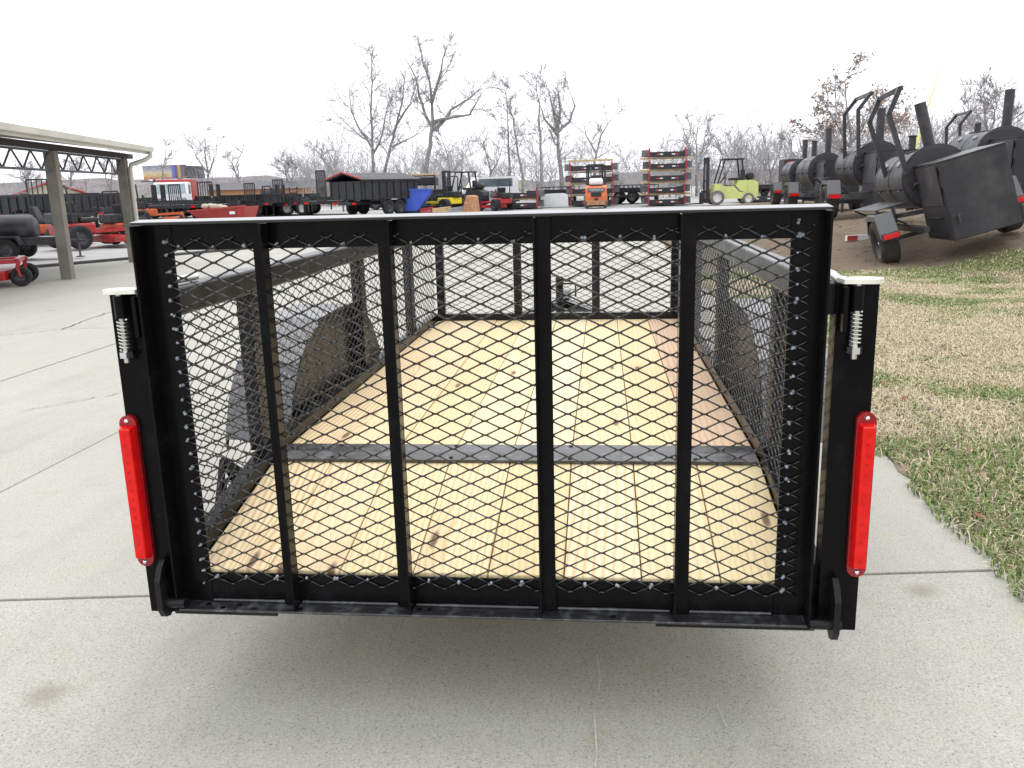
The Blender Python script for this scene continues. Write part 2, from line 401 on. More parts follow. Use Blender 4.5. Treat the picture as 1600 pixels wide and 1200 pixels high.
XJ = [1.6, -2.405, -4.05, -8.0, -12.0, -16.]
def yj(x, k): return .735+.116*x+6.0*k
for i in range(len(XJ)-1):
    for k in range(-2, 6):
        x1, x0 = XJ[i]-(.006 if i else 0), XJ[i+1]+.006
        poly = [(x0, yj(x0, k)+.006), (x1, yj(x1, k)+.006), (x1, yj(x1, k+1)-.006), (x0, yj(x0, k+1)-.006)]
        poly = clip(poly, KA, KN)
        if len(poly) < 3: continue
        dz = rnd.uniform(-.002, .002)
        n_ = len(poly)
        vs_ = [(x, y, dz) for x, y in poly]+[(x, y, -.04) for x, y in poly]
        MB().add(vs_, [tuple(range(n_))]+[(j, n_+j, n_+(j+1) % n_, (j+1) % n_) for j in range(n_)]).build('concrete_panel', 'concrete', pad, bevel=.004)
def crack(pts, w0):
    v_ = []; f_ = []
    P = []
    for a, b_ in zip(pts[:-1], pts[1:]):
        for j in range(14):
            t = j/14; P.append(Vector(a).lerp(Vector(b_), t)+Vector((rnd.uniform(-.02, .02), rnd.uniform(-.02, .02))))
    for j, p in enumerate(P):
        ww = w0*rnd.uniform(.5, 1.2); v_ += [(p.x-ww, p.y, .0045), (p.x+ww, p.y+ww*.3, .0045)]
    f_ = [(2*j, 2*j+1, 2*j+3, 2*j+2) for j in range(len(P)-1)]
    MB().add(v_, f_).build('crack', 'joint_dark', pad)
crack([(-6.6, 5.0), (-5.5, 5.72), (-5.1, 6.07), (-5.29, 7.17), (-4.9, 8.6)], .007)
crack([(-5.1, 6.07), (-4.5, 6.15), (-4.1, 6.5)], .005)
crack([(-3.3, 2.9), (-2.9, 3.4), (-2.45, 3.5)], .004)
def scuff(pts, w0):
    v_ = []
    for (a, b_) in zip(pts[:-1], pts[1:]):
        for j in range(10):
            p = Vector(a).lerp(Vector(b_), j/10); ww = w0*rnd.uniform(.3, 1.1); v_ += [(p.x-ww, p.y, .0042), (p.x+ww, p.y, .0042)]
    MB().add(v_, [(2*j, 2*j+1, 2*j+3, 2*j+2) for j in range(len(v_)//2-1)]).build('chalk_mark', 'chalk', pad)
scuff([(.26, .32), (.27, .2), (.265, .12)], .0028); scuff([(.255, .05), (.262, -.1), (.252, -.35)], .0028); scuff([(.56, .10), (.57, 0)], .002)
kb = MB(); kpts = [KA+KD*s-KN*.03 for s in (-6, 26)]
q = [kpts[0], kpts[1], kpts[1]-KN*.16, kpts[0]-KN*.16]
kb.hexa([(p.x, p.y, -.03) for p in q]+[(p.x, p.y, .05) for p in q])
struct(kb.build('kerb', 'joint_dark', bevel=.01))
# turf and bare soil bank right of the pad
rs = np.random.RandomState(3)
gx, gy = np.meshgrid(np.concatenate([np.linspace(1.6, 6, 45), np.linspace(6.4, 45, 60)]), np.concatenate([np.linspace(-6, 14, 120), np.linspace(14.4, 42, 60)]))
gzv = turf_z(gx, gy)
a_, b_ = gx.shape
V = np.stack([gx+np.where(gx < 1.61, .018*np.sin(gy*9)+.012*rs.randn(*gx.shape), 0), gy, gzv], -1).reshape(-1, 3)
idx = np.arange(a_*b_).reshape(a_, b_)
F = np.stack([idx[:-1, :-1], idx[:-1, 1:], idx[1:, 1:], idx[1:, :-1]], -1).reshape(-1, 4)
struct(npmesh('turf_bank', V, F, 'turf', smooth=True))
# grass blades
def vnoise(x, y, s, seed):
    r_ = np.random.RandomState(seed); G = r_.rand(64, 64)
    u, v_ = x*s, y*s; i, j = np.floor(u).astype(int), np.floor(v_).astype(int); fu, fv = u-i, v_-j
    fu = fu*fu*(3-2*fu); fv = fv*fv*(3-2*fv); g = lambda a, b: G[a % 64, b % 64]
    return (g(i, j)*(1-fu)+g(i+1, j)*fu)*(1-fv)+(g(i, j+1)*(1-fu)+g(i+1, j+1)*fu)*fv
def grass(name, mat_, n, xr, yr, keep, hr, wd, flat):
    x = rs.uniform(*xr, n); y = rs.uniform(*yr, n)
    k = rs.rand(n) < keep(x, y); x, y = x[k], y[k]; n = len(x)
    h = rs.uniform(*hr, n); a = rs.uniform(0, 2*np.pi, n); wv_ = wd*rs.uniform(.6, 1.3, n)*(1+.10*np.hypot(x, y))
    le = h*rs.uniform(*flat, n)
    dx, dy = np.cos(a), np.sin(a)
    z0 = turf_z(x, y)-.005
    p0 = np.stack([x-dy*wv_, y+dx*wv_, z0], -1); p1 = np.stack([x+dy*wv_, y-dx*wv_, z0], -1)
    mid = np.stack([x+dx*le*.4, y+dy*le*.4, z0+.016+h*.6], -1)
    off = np.stack([-dy*wv_*.8, dx*wv_*.8, 0*x], -1)
    tip = np.stack([x+dx*le, y+dy*le, z0+.014+h*rs.uniform(.55, 1, n)], -1)
    V = np.stack([p0, p1, mid-off, mid+off, tip], 1).reshape(-1, 3)
    b = np.arange(n)[:, None]*5
    F = np.concatenate([b+np.array([[0, 1, 2]]), b+np.array([[0, 2, 3]]), b+np.array([[3, 2, 4]])])
    o = npmesh(name, V, F, mat_, 'stuff'); return o
def soil(x, y): return np.clip((y+.45*(x-4)-9.3)/1.6+(vnoise(x, y, 1.3, 5)-.5)*.9, 0, 1)      # bare soil by the smokers
def greenness(x, y):
    g = vnoise(x, y, 1.1, 11)*.6+vnoise(x, y, 3.1, 12)*.4
    return np.clip((g-.41+.05*np.clip((3.2-y)/2, 0, 1))*5, 0, 1)
edge = lambda x, y: (x > 1.6+.09*vnoise(x*0, y, 6, 9)-.075)
dk = lambda x, y: edge(x, y)*(1-soil(x, y))*(1-.75*greenness(x, y))
gk = lambda x, y: edge(x, y)*(1-soil(x, y))*np.clip(greenness(x, y)+.06, 0, 1)
o = grass('dry_grass', 'dry_blade', 330000, (1.5, 6.2), (.3, 10.5), dk, (.008, .026), .0019, (1.4, 4.0))
tag(o, 'short straw coloured dead grass beside the concrete edge', 'dry grass')
o = grass('green_grass', 'green_blade', 260000, (1.5, 6.2), (.3, 10.5), gk, (.008, .028), .0021, (.7, 2.2))
tag(o, 'green tufts of grass growing through the dead turf', 'green grass')
o = grass('distant_turf_grass', 'dry_blade', 90000, (4, 20), (5, 22), lambda x, y: ((x > 6.0) | (y > 11))*(1-soil(x, y)), (.03, .06), .004, (.6, 1.8))
tag(o, 'thin straw grass around the parked smokers on bare soil', 'dry grass')
# fallen leaves
n = 130; x = rs.uniform(1.65, 6, n); y = rs.uniform(.6, 9, n); a = rs.uniform(0, 6.3, n); s_ = rs.uniform(.018, .038, n)
c_, sn = np.cos(a)*s_, np.sin(a)*s_; z = turf_z(x, y)+rs.uniform(.018, .03, n)
V = np.stack([np.stack([x-c_, y-sn, z], -1), np.stack([x-sn*.5, y+c_*.5, z+.008], -1), np.stack([x+c_, y+sn, z+.012], -1), np.stack([x+sn*.5, y-c_*.5, z-.002], -1)], 1).reshape(-1, 3)
n2 = 900; x2 = rs.uniform(2.5, 12, n2); y2 = rs.uniform(8.5, 18, n2); a2 = rs.uniform(0, 6.3, n2); s2 = rs.uniform(.02, .05, n2)
c2, q2 = np.cos(a2)*s2, np.sin(a2)*s2; z2 = turf_z(x2, y2)+.006
V2 = np.stack([np.stack([x2-c2, y2-q2, z2], -1), np.stack([x2-q2*.6, y2+c2*.6, z2+.012], -1), np.stack([x2+c2, y2+q2, z2+.004], -1), np.stack([x2+q2*.6, y2-c2*.6, z2+.008], -1)], 1).reshape(-1, 3)
V = np.concatenate([V, V2]); n += n2
o = npmesh('fallen_leaves', V, np.arange(4*n).reshape(n, 4), 'dead_leaf', 'stuff'); tag(o, 'scattered brown fallen leaves lying on the grass', 'leaves')

# ------------------------------------------------------------------ the utility trailer
TR = thing('utility_trailer', 'black mesh-sided utility trailer with pine plank floor and raised ramp gate', 'trailer')
FW, ZD, YK, YF, ZR, YR = 1.474, .471, .647, 3.344, .361, .06
pw_ = FW/8
pm = MB().box(-pw_/2+.0014, pw_/2-.0014, YK+.01, YF, -.038, 0).build('plank', 'pine', TR, bevel=.003)
dz_ = ZD-ZR
pd = MB().hexa([(-pw_/2+.0014, YR, -dz_-.038), (pw_/2-.0014, YR, -dz_-.038), (pw_/2-.0014, YK, -.038), (-pw_/2+.0014, YK, -.038),
                (-pw_/2+.0014, YR, -dz_), (pw_/2-.0014, YR, -dz_), (pw_/2-.0014, YK, 0), (-pw_/2+.0014, YK, 0)]).build('plank', 'pine', TR, bevel=.003)
for i in range(8):
    for src in (pm, pd):
        o = src if i == 0 else inst(src, TR)
        o.location = (-FW/2+pw_*(i+.5), 0, ZD+rnd.uniform(-.002, .002))
        if i == 7 and src is pm:
            o.data = o.data.copy(); o.data.materials[0] = M['pine_warm']; o['label'] = 'pinkish brown plank along the right side'
sl = dz_/(YK-YR)
# bent steel strip over the break in the floor
y0, y1 = .598, .728
o = MB().hexa([(-.728, y0, ZD-(YK-y0)*sl+.003), (.728, y0, ZD-(YK-y0)*sl+.003), (.728, YK, ZD+.003), (-.728, YK, ZD+.003),
               (-.728, y0, ZD-(YK-y0)*sl+.010), (.728, y0, ZD-(YK-y0)*sl+.010), (.728, YK, ZD+.010), (-.728, YK, ZD+.010)])
o.hexa([(-.728, YK, ZD+.003), (.728, YK, ZD+.003), (.728, y1, ZD+.003), (-.728, y1, ZD+.003), (-.728, YK, ZD+.010), (.728, YK, ZD+.010), (.728, y1, ZD+.010), (-.728, y1, ZD+.010)])
strip = o.build('floor_strip', 'shelf_black', TR)
for x in (-.55, -.18, .18, .55):
    for (yy, zz) in ((.71, ZD+.010), (.612, ZD-(YK-.612)*sl+.010)):
        MB().lathe([(0, .007), (.003, .006), (.004, 0)], 'z', (x, yy, zz), 10).build('screw', 'rail_black', strip)
for s in (-1, 1):
    xa, xb = s*.739, s*.785
    x0, x1 = min(xa, xb), max(xa, xb)
    MB().box(x0, x1, YK, 3.39, .37, .512).build('side_rail', 'gate_black', TR, bevel=.003)
    zt = .512-(YK-.05)*sl
    MB().hexa([(x0, .062, zt-.14), (x1, .062, zt-.14), (x1, YK-.002, .372), (x0, YK-.002, .372), (x0, .062, zt), (x1, .062, zt), (x1, YK-.002, .512), (x0, YK-.002, .512)]).build('side_rail', 'gate_black', TR, bevel=.003)
    x0, x1 = sorted((s*.742, s*.802))
    MB().box(x0, x1, .052, 3.40, .985, 1.055).build('top_rail', 'rail_black', TR, bevel=.006)
    for (yy, wy) in ((.585, .075), (1.76, .075), (2.74, .075)):
        x0, x1 = sorted((s*.757, s*.800)); zb = .513
        up = MB().box(x0, x1, yy, yy+wy, zb-(max(0, YK-yy)*sl), .984).build('upright', 'rail_black', TR, bevel=.003)
    # rear corner post: flat plate with a return along its outer edge
    x0, x1 = sorted((s*.772, s*.858))
    po = MB().box(x0, x1, .038, .046, .250, 1.055)
    x2, x3 = sorted((s*.850, s*.858)); po.box(x2, x3, .0465, .10, .250, 1.055)
    x2, x3 = sorted((s*.772, s*.778)); po.box(x2, x3, .0465, .088, .250, 1.05)
    po.build('corner_post', 'gate_black', TR, bevel=.0015)
    # front corner upright
    x0, x1 = sorted((s*.738, s*.690)); MB().box(x0, x1, 3.346, 3.392, .513, .984).build('upright', 'rail_black', TR, bevel=.003)
MB().box(-.737, .737, 3.346, 3.392, .37, .512).build('front_rail', 'rail_black', TR, bevel=.003)
MB().box(-.741, .741, 3.346, 3.40, .985, 1.053).build('top_rail', 'rail_black', TR, bevel=.006)
for x in (-.235, .242): MB().box(x-.024, x+.024, 3.352, 3.39, .513, .984).build('upright', 'rail_black', TR, bevel=.003)
MB().box(-.735, .735, YK+.3, YK+.36, .33, .431).build('cross_member', 'rail_black', TR)
MB().box(-.735, .735, 2.2, 2.26, .33, .431).build('cross_member', 'rail_black', TR)
MB().box(-.735, .735, .062, .12, .24, .32).build('rear_cross_member', 'rail_black', TR)

def expanded(name, org, U, Vv, W_, H_, keep=None, parent=None, LW=.0762, SW=.0338, hw=.0018, hd=.0018, phase=(0, 0)):
    U, Vv, org = np.array(U, float), np.array(Vv, float), np.array(org, float); Nn = np.cross(U, Vv)
    seg = []
    nu, nv = int(W_/(LW/2))+2, int(H_/(SW/2))+2; bx = .0052
    inside = lambda u, v_: -1e-6 <= u <= W_ and -1e-6 <= v_ <= H_ and (keep is None or keep(u, v_))
    for i in range(-1, nu):
        for j in range(-1, nv):
            if (i+j) % 2: continue
            u, v_ = i*LW/2+phase[0], j*SW/2+phase[1]
            if inside(u-bx*.6, v_) and inside(u+bx*.6, v_): seg.append((u-bx*1.5, v_, u+bx*1.5, v_, hw*1.45, hd*1.25))
            for d in (-1, 1):
                u2, v2 = u+LW/2, v_+d*SW/2
                a, b = (u+bx, v_+d*hw*.75), (u2-bx, v2-d*hw*.75)
                # clip to the panel
                t0, t1 = 0., 1.
                ts = [k/6 for k in range(7)]; ok = [inside(a[0]+(b[0]-a[0])*t, a[1]+(b[1]-a[1])*t) for t in ts]
                if not any(ok): continue
                t0 = ts[ok.index(True)]; t1 = ts[6-ok[::-1].index(True)]
                if t1 <= t0: continue
                seg.append((a[0]+(b[0]-a[0])*t0, a[1]+(b[1]-a[1])*t0, a[0]+(b[0]-a[0])*t1, a[1]+(b[1]-a[1])*t1, hw, hd))
    S = np.array(seg); p0 = S[:, :2]; p1 = S[:, 2:4]; d = p1-p0; d /= np.linalg.norm(d, axis=1)[:, None]
    nrm = np.stack([-d[:, 1], d[:, 0]], -1)*S[:, 4:5]
    V = []
    for p in (p0, p1):
        for (sa, sb) in ((1, .35), (.35, 1), (-1, -.35), (-.35, -1)):
            q = p+nrm*sa; V.append(org+q[:, :1]*U+q[:, 1:2]*Vv+Nn*(S[:, 5:6]*sb))
    V = np.stack(V, 1).reshape(-1, 3); b = np.arange(len(S))[:, None]*8
    F = np.concatenate([b+np.array([f]) for f in ((0, 1, 5, 4), (1, 2, 6, 5), (2, 3, 7, 6), (3, 0, 4, 7), (3, 2, 1, 0), (4, 5, 6, 7))])
    return npmesh(name, V, F, 'mesh_black', 'stuff', parent)
zb_ = .505
def below(y): return max(0, YK-y)*sl
for s in (-1, 1):
    H_ = .60; z0_ = .395
    expanded('side_mesh', (s*.7505, .07, z0_), (0, 1, 0), (0, 0, 1), 3.28, H_, lambda u, v_: v_+z0_ > .495-below(u+.07) and v_+z0_ < 1.0, TR, phase=(.01, .004))
expanded('front_mesh', (-.735, 3.3455, .485), (1, 0, 0), (0, 0, 1), 1.47, .51, None, TR)
# fenders with diamond-plate tops and inner panels
FP = [(.93, .43), (.985, .56), (1.08, .67), (1.20, .745), (1.36, .79), (1.57, .80), (1.78, .79), (1.94, .745), (2.06, .67), (2.155, .56), (2.21, .43)]
for s in (-1, 1):
    f = thing('x', '', '') if False else None
    xi, xo = s*.806, s*1.04
    pr = [(y, z) for y, z in FP]; th = .005
    mb = MB()
    for (a, b) in zip(pr[:-1], pr[1:]):
        dn = Vector((-(b[1]-a[1]), b[0]-a[0])).normalized()*th
        mb.hexa([(xi, a[0], a[1]), (xo, a[0], a[1]), (xo, b[0], b[1]), (xi, b[0], b[1]), (xi, a[0]+dn.x, a[1]+dn.y), (xo, a[0]+dn.x, a[1]+dn.y), (xo, b[0]+dn.x, b[1]+dn.y), (xi, b[0]+dn.x, b[1]+dn.y)])
    fe = mb.build('fender', 'diamond_plate', TR)
    ipn = MB().prism([(y, z-.002) for y, z in FP], 'x', s*.803, s*.8055).build('inner_panel', 'rail_black', fe)
    x0, x1 = sorted((s*1.035, s*1.041))
    lip = MB()
    for (a, b) in zip(pr[:-1], pr[1:]):
        lip.hexa([(x0, a[0], a[1]-.04), (x1, a[0], a[1]-.04), (x1, b[0], b[1]-.04), (x0, b[0], b[1]-.04), (x0, a[0], a[1]-.002), (x1, a[0], a[1]-.002), (x1, b[0], b[1]-.002), (x0, b[0], b[1]-.002)])
    lip.build('fender_lip', 'rail_black', fe)
    wh = thing('wheel', '', '', (s*.925, 1.57, .335)); wh.parent = TR
    for k_ in ('label', 'category'): del wh[k_]
    MB().lathe([(-.09, .20), (-.10, .25), (-.095, .31), (-.07, .333), (.07, .333), (.095, .31), (.10, .25), (.09, .20)], 'x', n=36).build('tyre', 'tyre_clean', wh)
    MB().lathe([(-.085, .20), (-.06, .17), (-.03, .06), (-.03, 0)], 'x', n=24).lathe([(.085, .20), (.05, .17), (.02, .06), (.02, 0)], 'x', n=24).build('rim', 'rim_black', wh)
MB().tube([(-.85, 1.57, .335), (.85, 1.57, .335)], .03).build('axle', 'rail_black', TR)
# tongue and jack
MB().bar((-.6, 3.1, .40), (0, 4.5, .42), .06).bar((.6, 3.1, .40), (0.001, 4.5, .42), .06).build('tongue', 'rail_black', TR)
jp = at(874, 432, 4.0)
jk = MB().tube([(jp.x, 4.0, .12), (jp.x, 4.0, jp.z-.02)], .026, 12).tube([(jp.x, 4.0, jp.z-.02), (jp.x, 4.0, jp.z)], [.030, .022], 12).build('tongue_jack', 'rail_black', TR)
MB().tube([(jp.x+.026, 4.0, jp.z-.05), (jp.x+.11, 4.0, jp.z-.05), (jp.x+.11, 4.0, jp.z-.14)], .007, 6).build('crank', 'rail_black', jk)
MB().lathe([(.03, .09), (.045, .09), (.05, .03)], 'z', (jp.x, 4.0, .0), 16).build('foot', 'rail_black', jk)
MB().bar((0, 4.45, .42), (0, 4.75, .45), .08).build('coupler', 'rail_black', TR)
# tie ring and gusset outside the left side near the rear
tg = MB().bar((-.835, .47, .51), (-.835, .37, .31), .016).bar((-.835, .47, .51), (-.835, .62, .30), .016).bar((-.835, .37, .31), (-.835, .62, .30), .016).bar((-.835, .47, .505), (-.786, .47, .47), .02).build('rub_bracket', 'rail_black', TR)
MB().tube([(-.84, .50+.042*math.cos(a*.5236), .385+.055*math.sin(a*.5236)) for a in range(13)], .006, 6, False).build('ring', 'rail_black', tg)

# rear lamps
for s, zc, lab in ((-1, .5725, 'left'), (1, .583, 'right')):
    xc = s*.847; hl = .193
    def stad(hw, hh, n=10):
        return [(xc+hw*math.cos(a), zc+(hh-hw)*(1 if math.sin(a) >= -1e-9 and k < n+1 else -1)+hw*math.sin(a)) for k, a in enumerate([math.pi*i/n for i in range(n+1)]+[math.pi+math.pi*i/n for i in range(n+1)])]
    tl = MB().prism(stad(.021, hl), 'y', .025, .0375).build('tail_light', 'red_base', TR, bevel=.002)
    a, b, c2 = .0185, .170, .013
    MB().hexa([(xc-a, .0255, zc-b), (xc+a, .0255, zc-b), (xc+a, .0255, zc+b), (xc-a, .0255, zc+b), (xc-c2, .004, zc-b+.006), (xc+c2, .004, zc-b+.006), (xc+c2, .004, zc+b-.006), (xc-c2, .004, zc+b-.006)]).build('lens', 'red_lens', tl, bevel=.003)
    for k in range(14):
        zz = zc-b+.022+k*(2*b-.044)/13
        MB().box(xc-.0035, xc+.0035, .0034, .0039, zz-.003, zz+.003).build('diode', 'lens_dot', tl)
    for e in (-1, 1):
        MB().lathe([(.018, 0), (.0185, .004), (.021, .0055), (.0252, .006)], 'y', (xc, 0, zc+e*.180), 12).build('screw', 'chrome', tl)
# spring latches
for s, xl in ((-1, -.822), (1, .808)):
    lt = MB().tube([(xl, .016, 1.056), (xl, .016, .896)], .0062, 10).build('spring_latch', 'zinc', TR)
    MB().tube([(xl+.0105*math.cos(a*.55), .016+.0105*math.sin(a*.55), .997-a*.00072) for a in range(100)], .0022, 6).build('spring', 'zinc', lt)
    MB().lathe([(.896+.012, .0075), (.896+.012, .0155), (.896+.026, .0155), (.896+.026, .0075)], 'z', (xl, .016, 0), 6, False).build('nut', 'chrome', lt)
    MB().tube([(xl, .016, 1.052), (xl, .016, 1.0)], .0125, 12).build('sleeve', 'gate_black', lt)
    # flat zinc cap bent over the post, reaching in to the gate
    xa, xb = s*.868, s*.762
    n_ = 10; pr = []
    for k in range(n_+1):
        a = math.pi/2+math.pi*k/n_; pr.append((s*(.868-.026)+ -s*.028*math.cos(a)*-1*-1, .03+.028*math.sin(a)))
    pts = [(-s*0+s*(.834+.026*math.cos(a)), .026+.03*math.sin(a)) for a in [math.pi/2-math.pi*k/n_ for k in range(n_+1)]]
    pts = pts+[(s*.80, .001), (s*.776, .006), (s*.772, .05), (s*.79, .056)]
    MB().prism(pts, 'z', 1.0565, 1.066).build('latch_cap', 'zinc_cap', lt, bevel=.003)
    MB().tube([(s*.79, .035, 1.06), (s*.78, .06, 1.060), (s*.775, .10, 1.068), (s*.772, .30, 1.066)], .009, 8).build('latch_bar', 'zinc', lt)
    # ear of the latch bolt housing
    x0, x1 = sorted((s*.787, s*.778)); MB().box(x0, x1, .004, .0375, .955, 1.05).build('latch_plate', 'gate_black', lt, bevel=.001)
# hinge lugs
for s, dz in ((-1, .008), (1, -.004)):
    for xc, th_ in ((s*.800, .014),):
        pr = [(.0375, .385), (.02, .395), (0, .38), (-.018, .350), (-.018, .275), (-.006, .252), (.016, .246), (.0375, .262)]
        MB().prism([(y, z+dz) for y, z in pr], 'x', xc-th_/2, xc+th_/2).build('hinge_lug', 'rail_black', TR, bevel=.003)
    MB().tube([(s*.815, .006, .285+dz), (s*.745, .006, .285+dz)], .0125, 12).build('hinge_pin', 'rail_black', TR)

# ramp gate ------------------------------------------------
GT = bpy.data.objects.new('ramp_gate', None); COL.objects.link(GT); GT.parent = TR; GT.empty_display_size = .1
gl, gr, gtz, gbz = -.768, .746, 1.2195, .2735
for s, xe in ((-1, gl), (1, gr)):
    xi = xe - s*.072; x0, x1 = sorted((xe, xi))
    st = MB().box(x0, x1, .050, .055, gbz, gtz-.012)
    x0, x1 = sorted((xe, xe-s*.005)); st.box(x0, x1, 0, .0497, gbz, gtz-.012)
    st.build('stile', 'gate_black', GT, bevel=.0012)
xi0, xi1 = gl+.0722, gr-.0722
MB().box(xi0, xi1, .051, .0555, gtz-.070, gtz-.0115).build('top_rail', 'gate_black', GT, bevel=.0012)
MB().hexa([(gl+.0052, .001, gtz-.011), (gr-.0052, .001, gtz-.011), (gr-.0052, .0507, gtz-.007), (gl+.0052, .0507, gtz-.007), (gl, -.001, gtz-.0045), (gr, -.001, gtz-.0045), (gr, .0507, gtz+.0005), (gl, .0507, gtz+.0005)]).build('top_flange', 'wet_black', GT, bevel=.0018)
MB().box(xi0, xi1, .051, .0555, gbz+.0003, gbz+.080).build('bottom_rail', 'gate_black', GT, bevel=.0012)
MB().box(gl+.0052, gr-.0052, .001, .0507, gbz-.0004, gbz+.005).build('bottom_flange', 'shelf_black', GT, bevel=.0012)
BARS = [(-.502, -1), (-.216, -1), (.130, 1), (.440, 1)]
for x, s in BARS:                                   # face left of the fin on the left pair, right of it on the right pair
    b_ = MB().box(x, x+.036, .037, .0415, gbz+.006, gtz-.0125)
    if s < 0: b_.box(x+.0315, x+.036, .001, .0367, gbz+.006, gtz-.0125)
    else: b_.box(x, x+.0045, .001, .0367, gbz+.006, gtz-.0125)
    b_.build('bar', 'gate_black', GT, bevel=.001)
mx0, mz0 = -.716, .326
expanded('mesh_panel', (mx0, .0462, mz0), (1, 0, 0), (0, 0, 1), 1.442, .852, None, GT, phase=(0, .0), hw=.0021)
# weld beads where the mesh meets the frame
wb = MB(); LW, SW = .0762, .0338
def bead(x, z, r=.0052, y=.0435):
    for k in range(rnd.choice((1, 2, 2, 3))):
        cx, cz = x+rnd.uniform(-.004, .004), z+rnd.uniform(-.004, .004); rr = r*rnd.uniform(.5, 1)
        wb.lathe([(y-.0015, 0), (y-.001, rr*.6), (y+.003, rr), (y+.006, rr)], 'y', (cx, 0, cz), 7)
for j in range(0, 26):
    bead(mx0+.004, mz0+j*SW); bead(.690, mz0+(j+.5)*SW-.002)
for i in range(0, 19):
    if min(abs(mx0+(i+.5)*LW-x-.018) for x, _ in BARS) > .03:
        bead(mx0+(i+.5)*LW, gtz-.061); bead(mx0+(i+.5)*LW, gbz+.071)
wb.build('weld_beads', 'weld_glint', GT, kind='stuff')
edges = [xi0]+[x for x, _ in BARS]+[xi1]
for a, b in zip(edges[:-1], edges[1:]):
    MB().tube([(a+.004+(.036 if a != xi0 else 0), .047, gbz+.0085), (b-.006, .047, gbz+.0085)], .0045, 8).build('weld_seam', 'shelf_black', GT)
for x, y in ((-.70, .03), (-.655, .014), (-.62, .03), (-.575, .013), (-.46, .016), (-.165, .03), (-.14, .03), (.30, .02)):
    MB().lathe([(gbz+.0051, .0075), (gbz+.0056, .007), (gbz+.0057, 0)], 'z', (x, y, 0), 12).build('drain_hole', 'gate_black', GT)
MB().tube([(.40, .02, gbz-.009), (.76, .02, gbz-.009)], .008, 10).build('hinge_rod', 'rail_black', GT)
MB().tube([(-.78, .02, gbz-.009), (-.52, .02, gbz-.009)], .008, 10).build('hinge_rod', 'rail_black', GT)

# ------------------------------------------------------------------ generic wheel under a thing
def wheel(parent, loc, r, wd, tm='tyre_clean', rm='rim_black', axis='x', n=22, side=1):
    wh = MB().lathe([(-wd*.42, r*.60), (-wd*.5, r*.72), (-wd*.48, r*.93), (-wd*.34, r), (wd*.34, r), (wd*.48, r*.93), (wd*.5, r*.72), (wd*.42, r*.60)], axis, n=n).build('wheel', tm, parent, loc=loc)
    rm_ = MB()
    for e in (-1, 1): rm_.lathe([(e*wd*.42, r*.61), (e*wd*.36, r*.55), (e*wd*.2, r*.5), (e*wd*.28, r*.2), (e*wd*.30, 0)], axis, n=16)
    rm_.build('rim', rm, wh); return wh

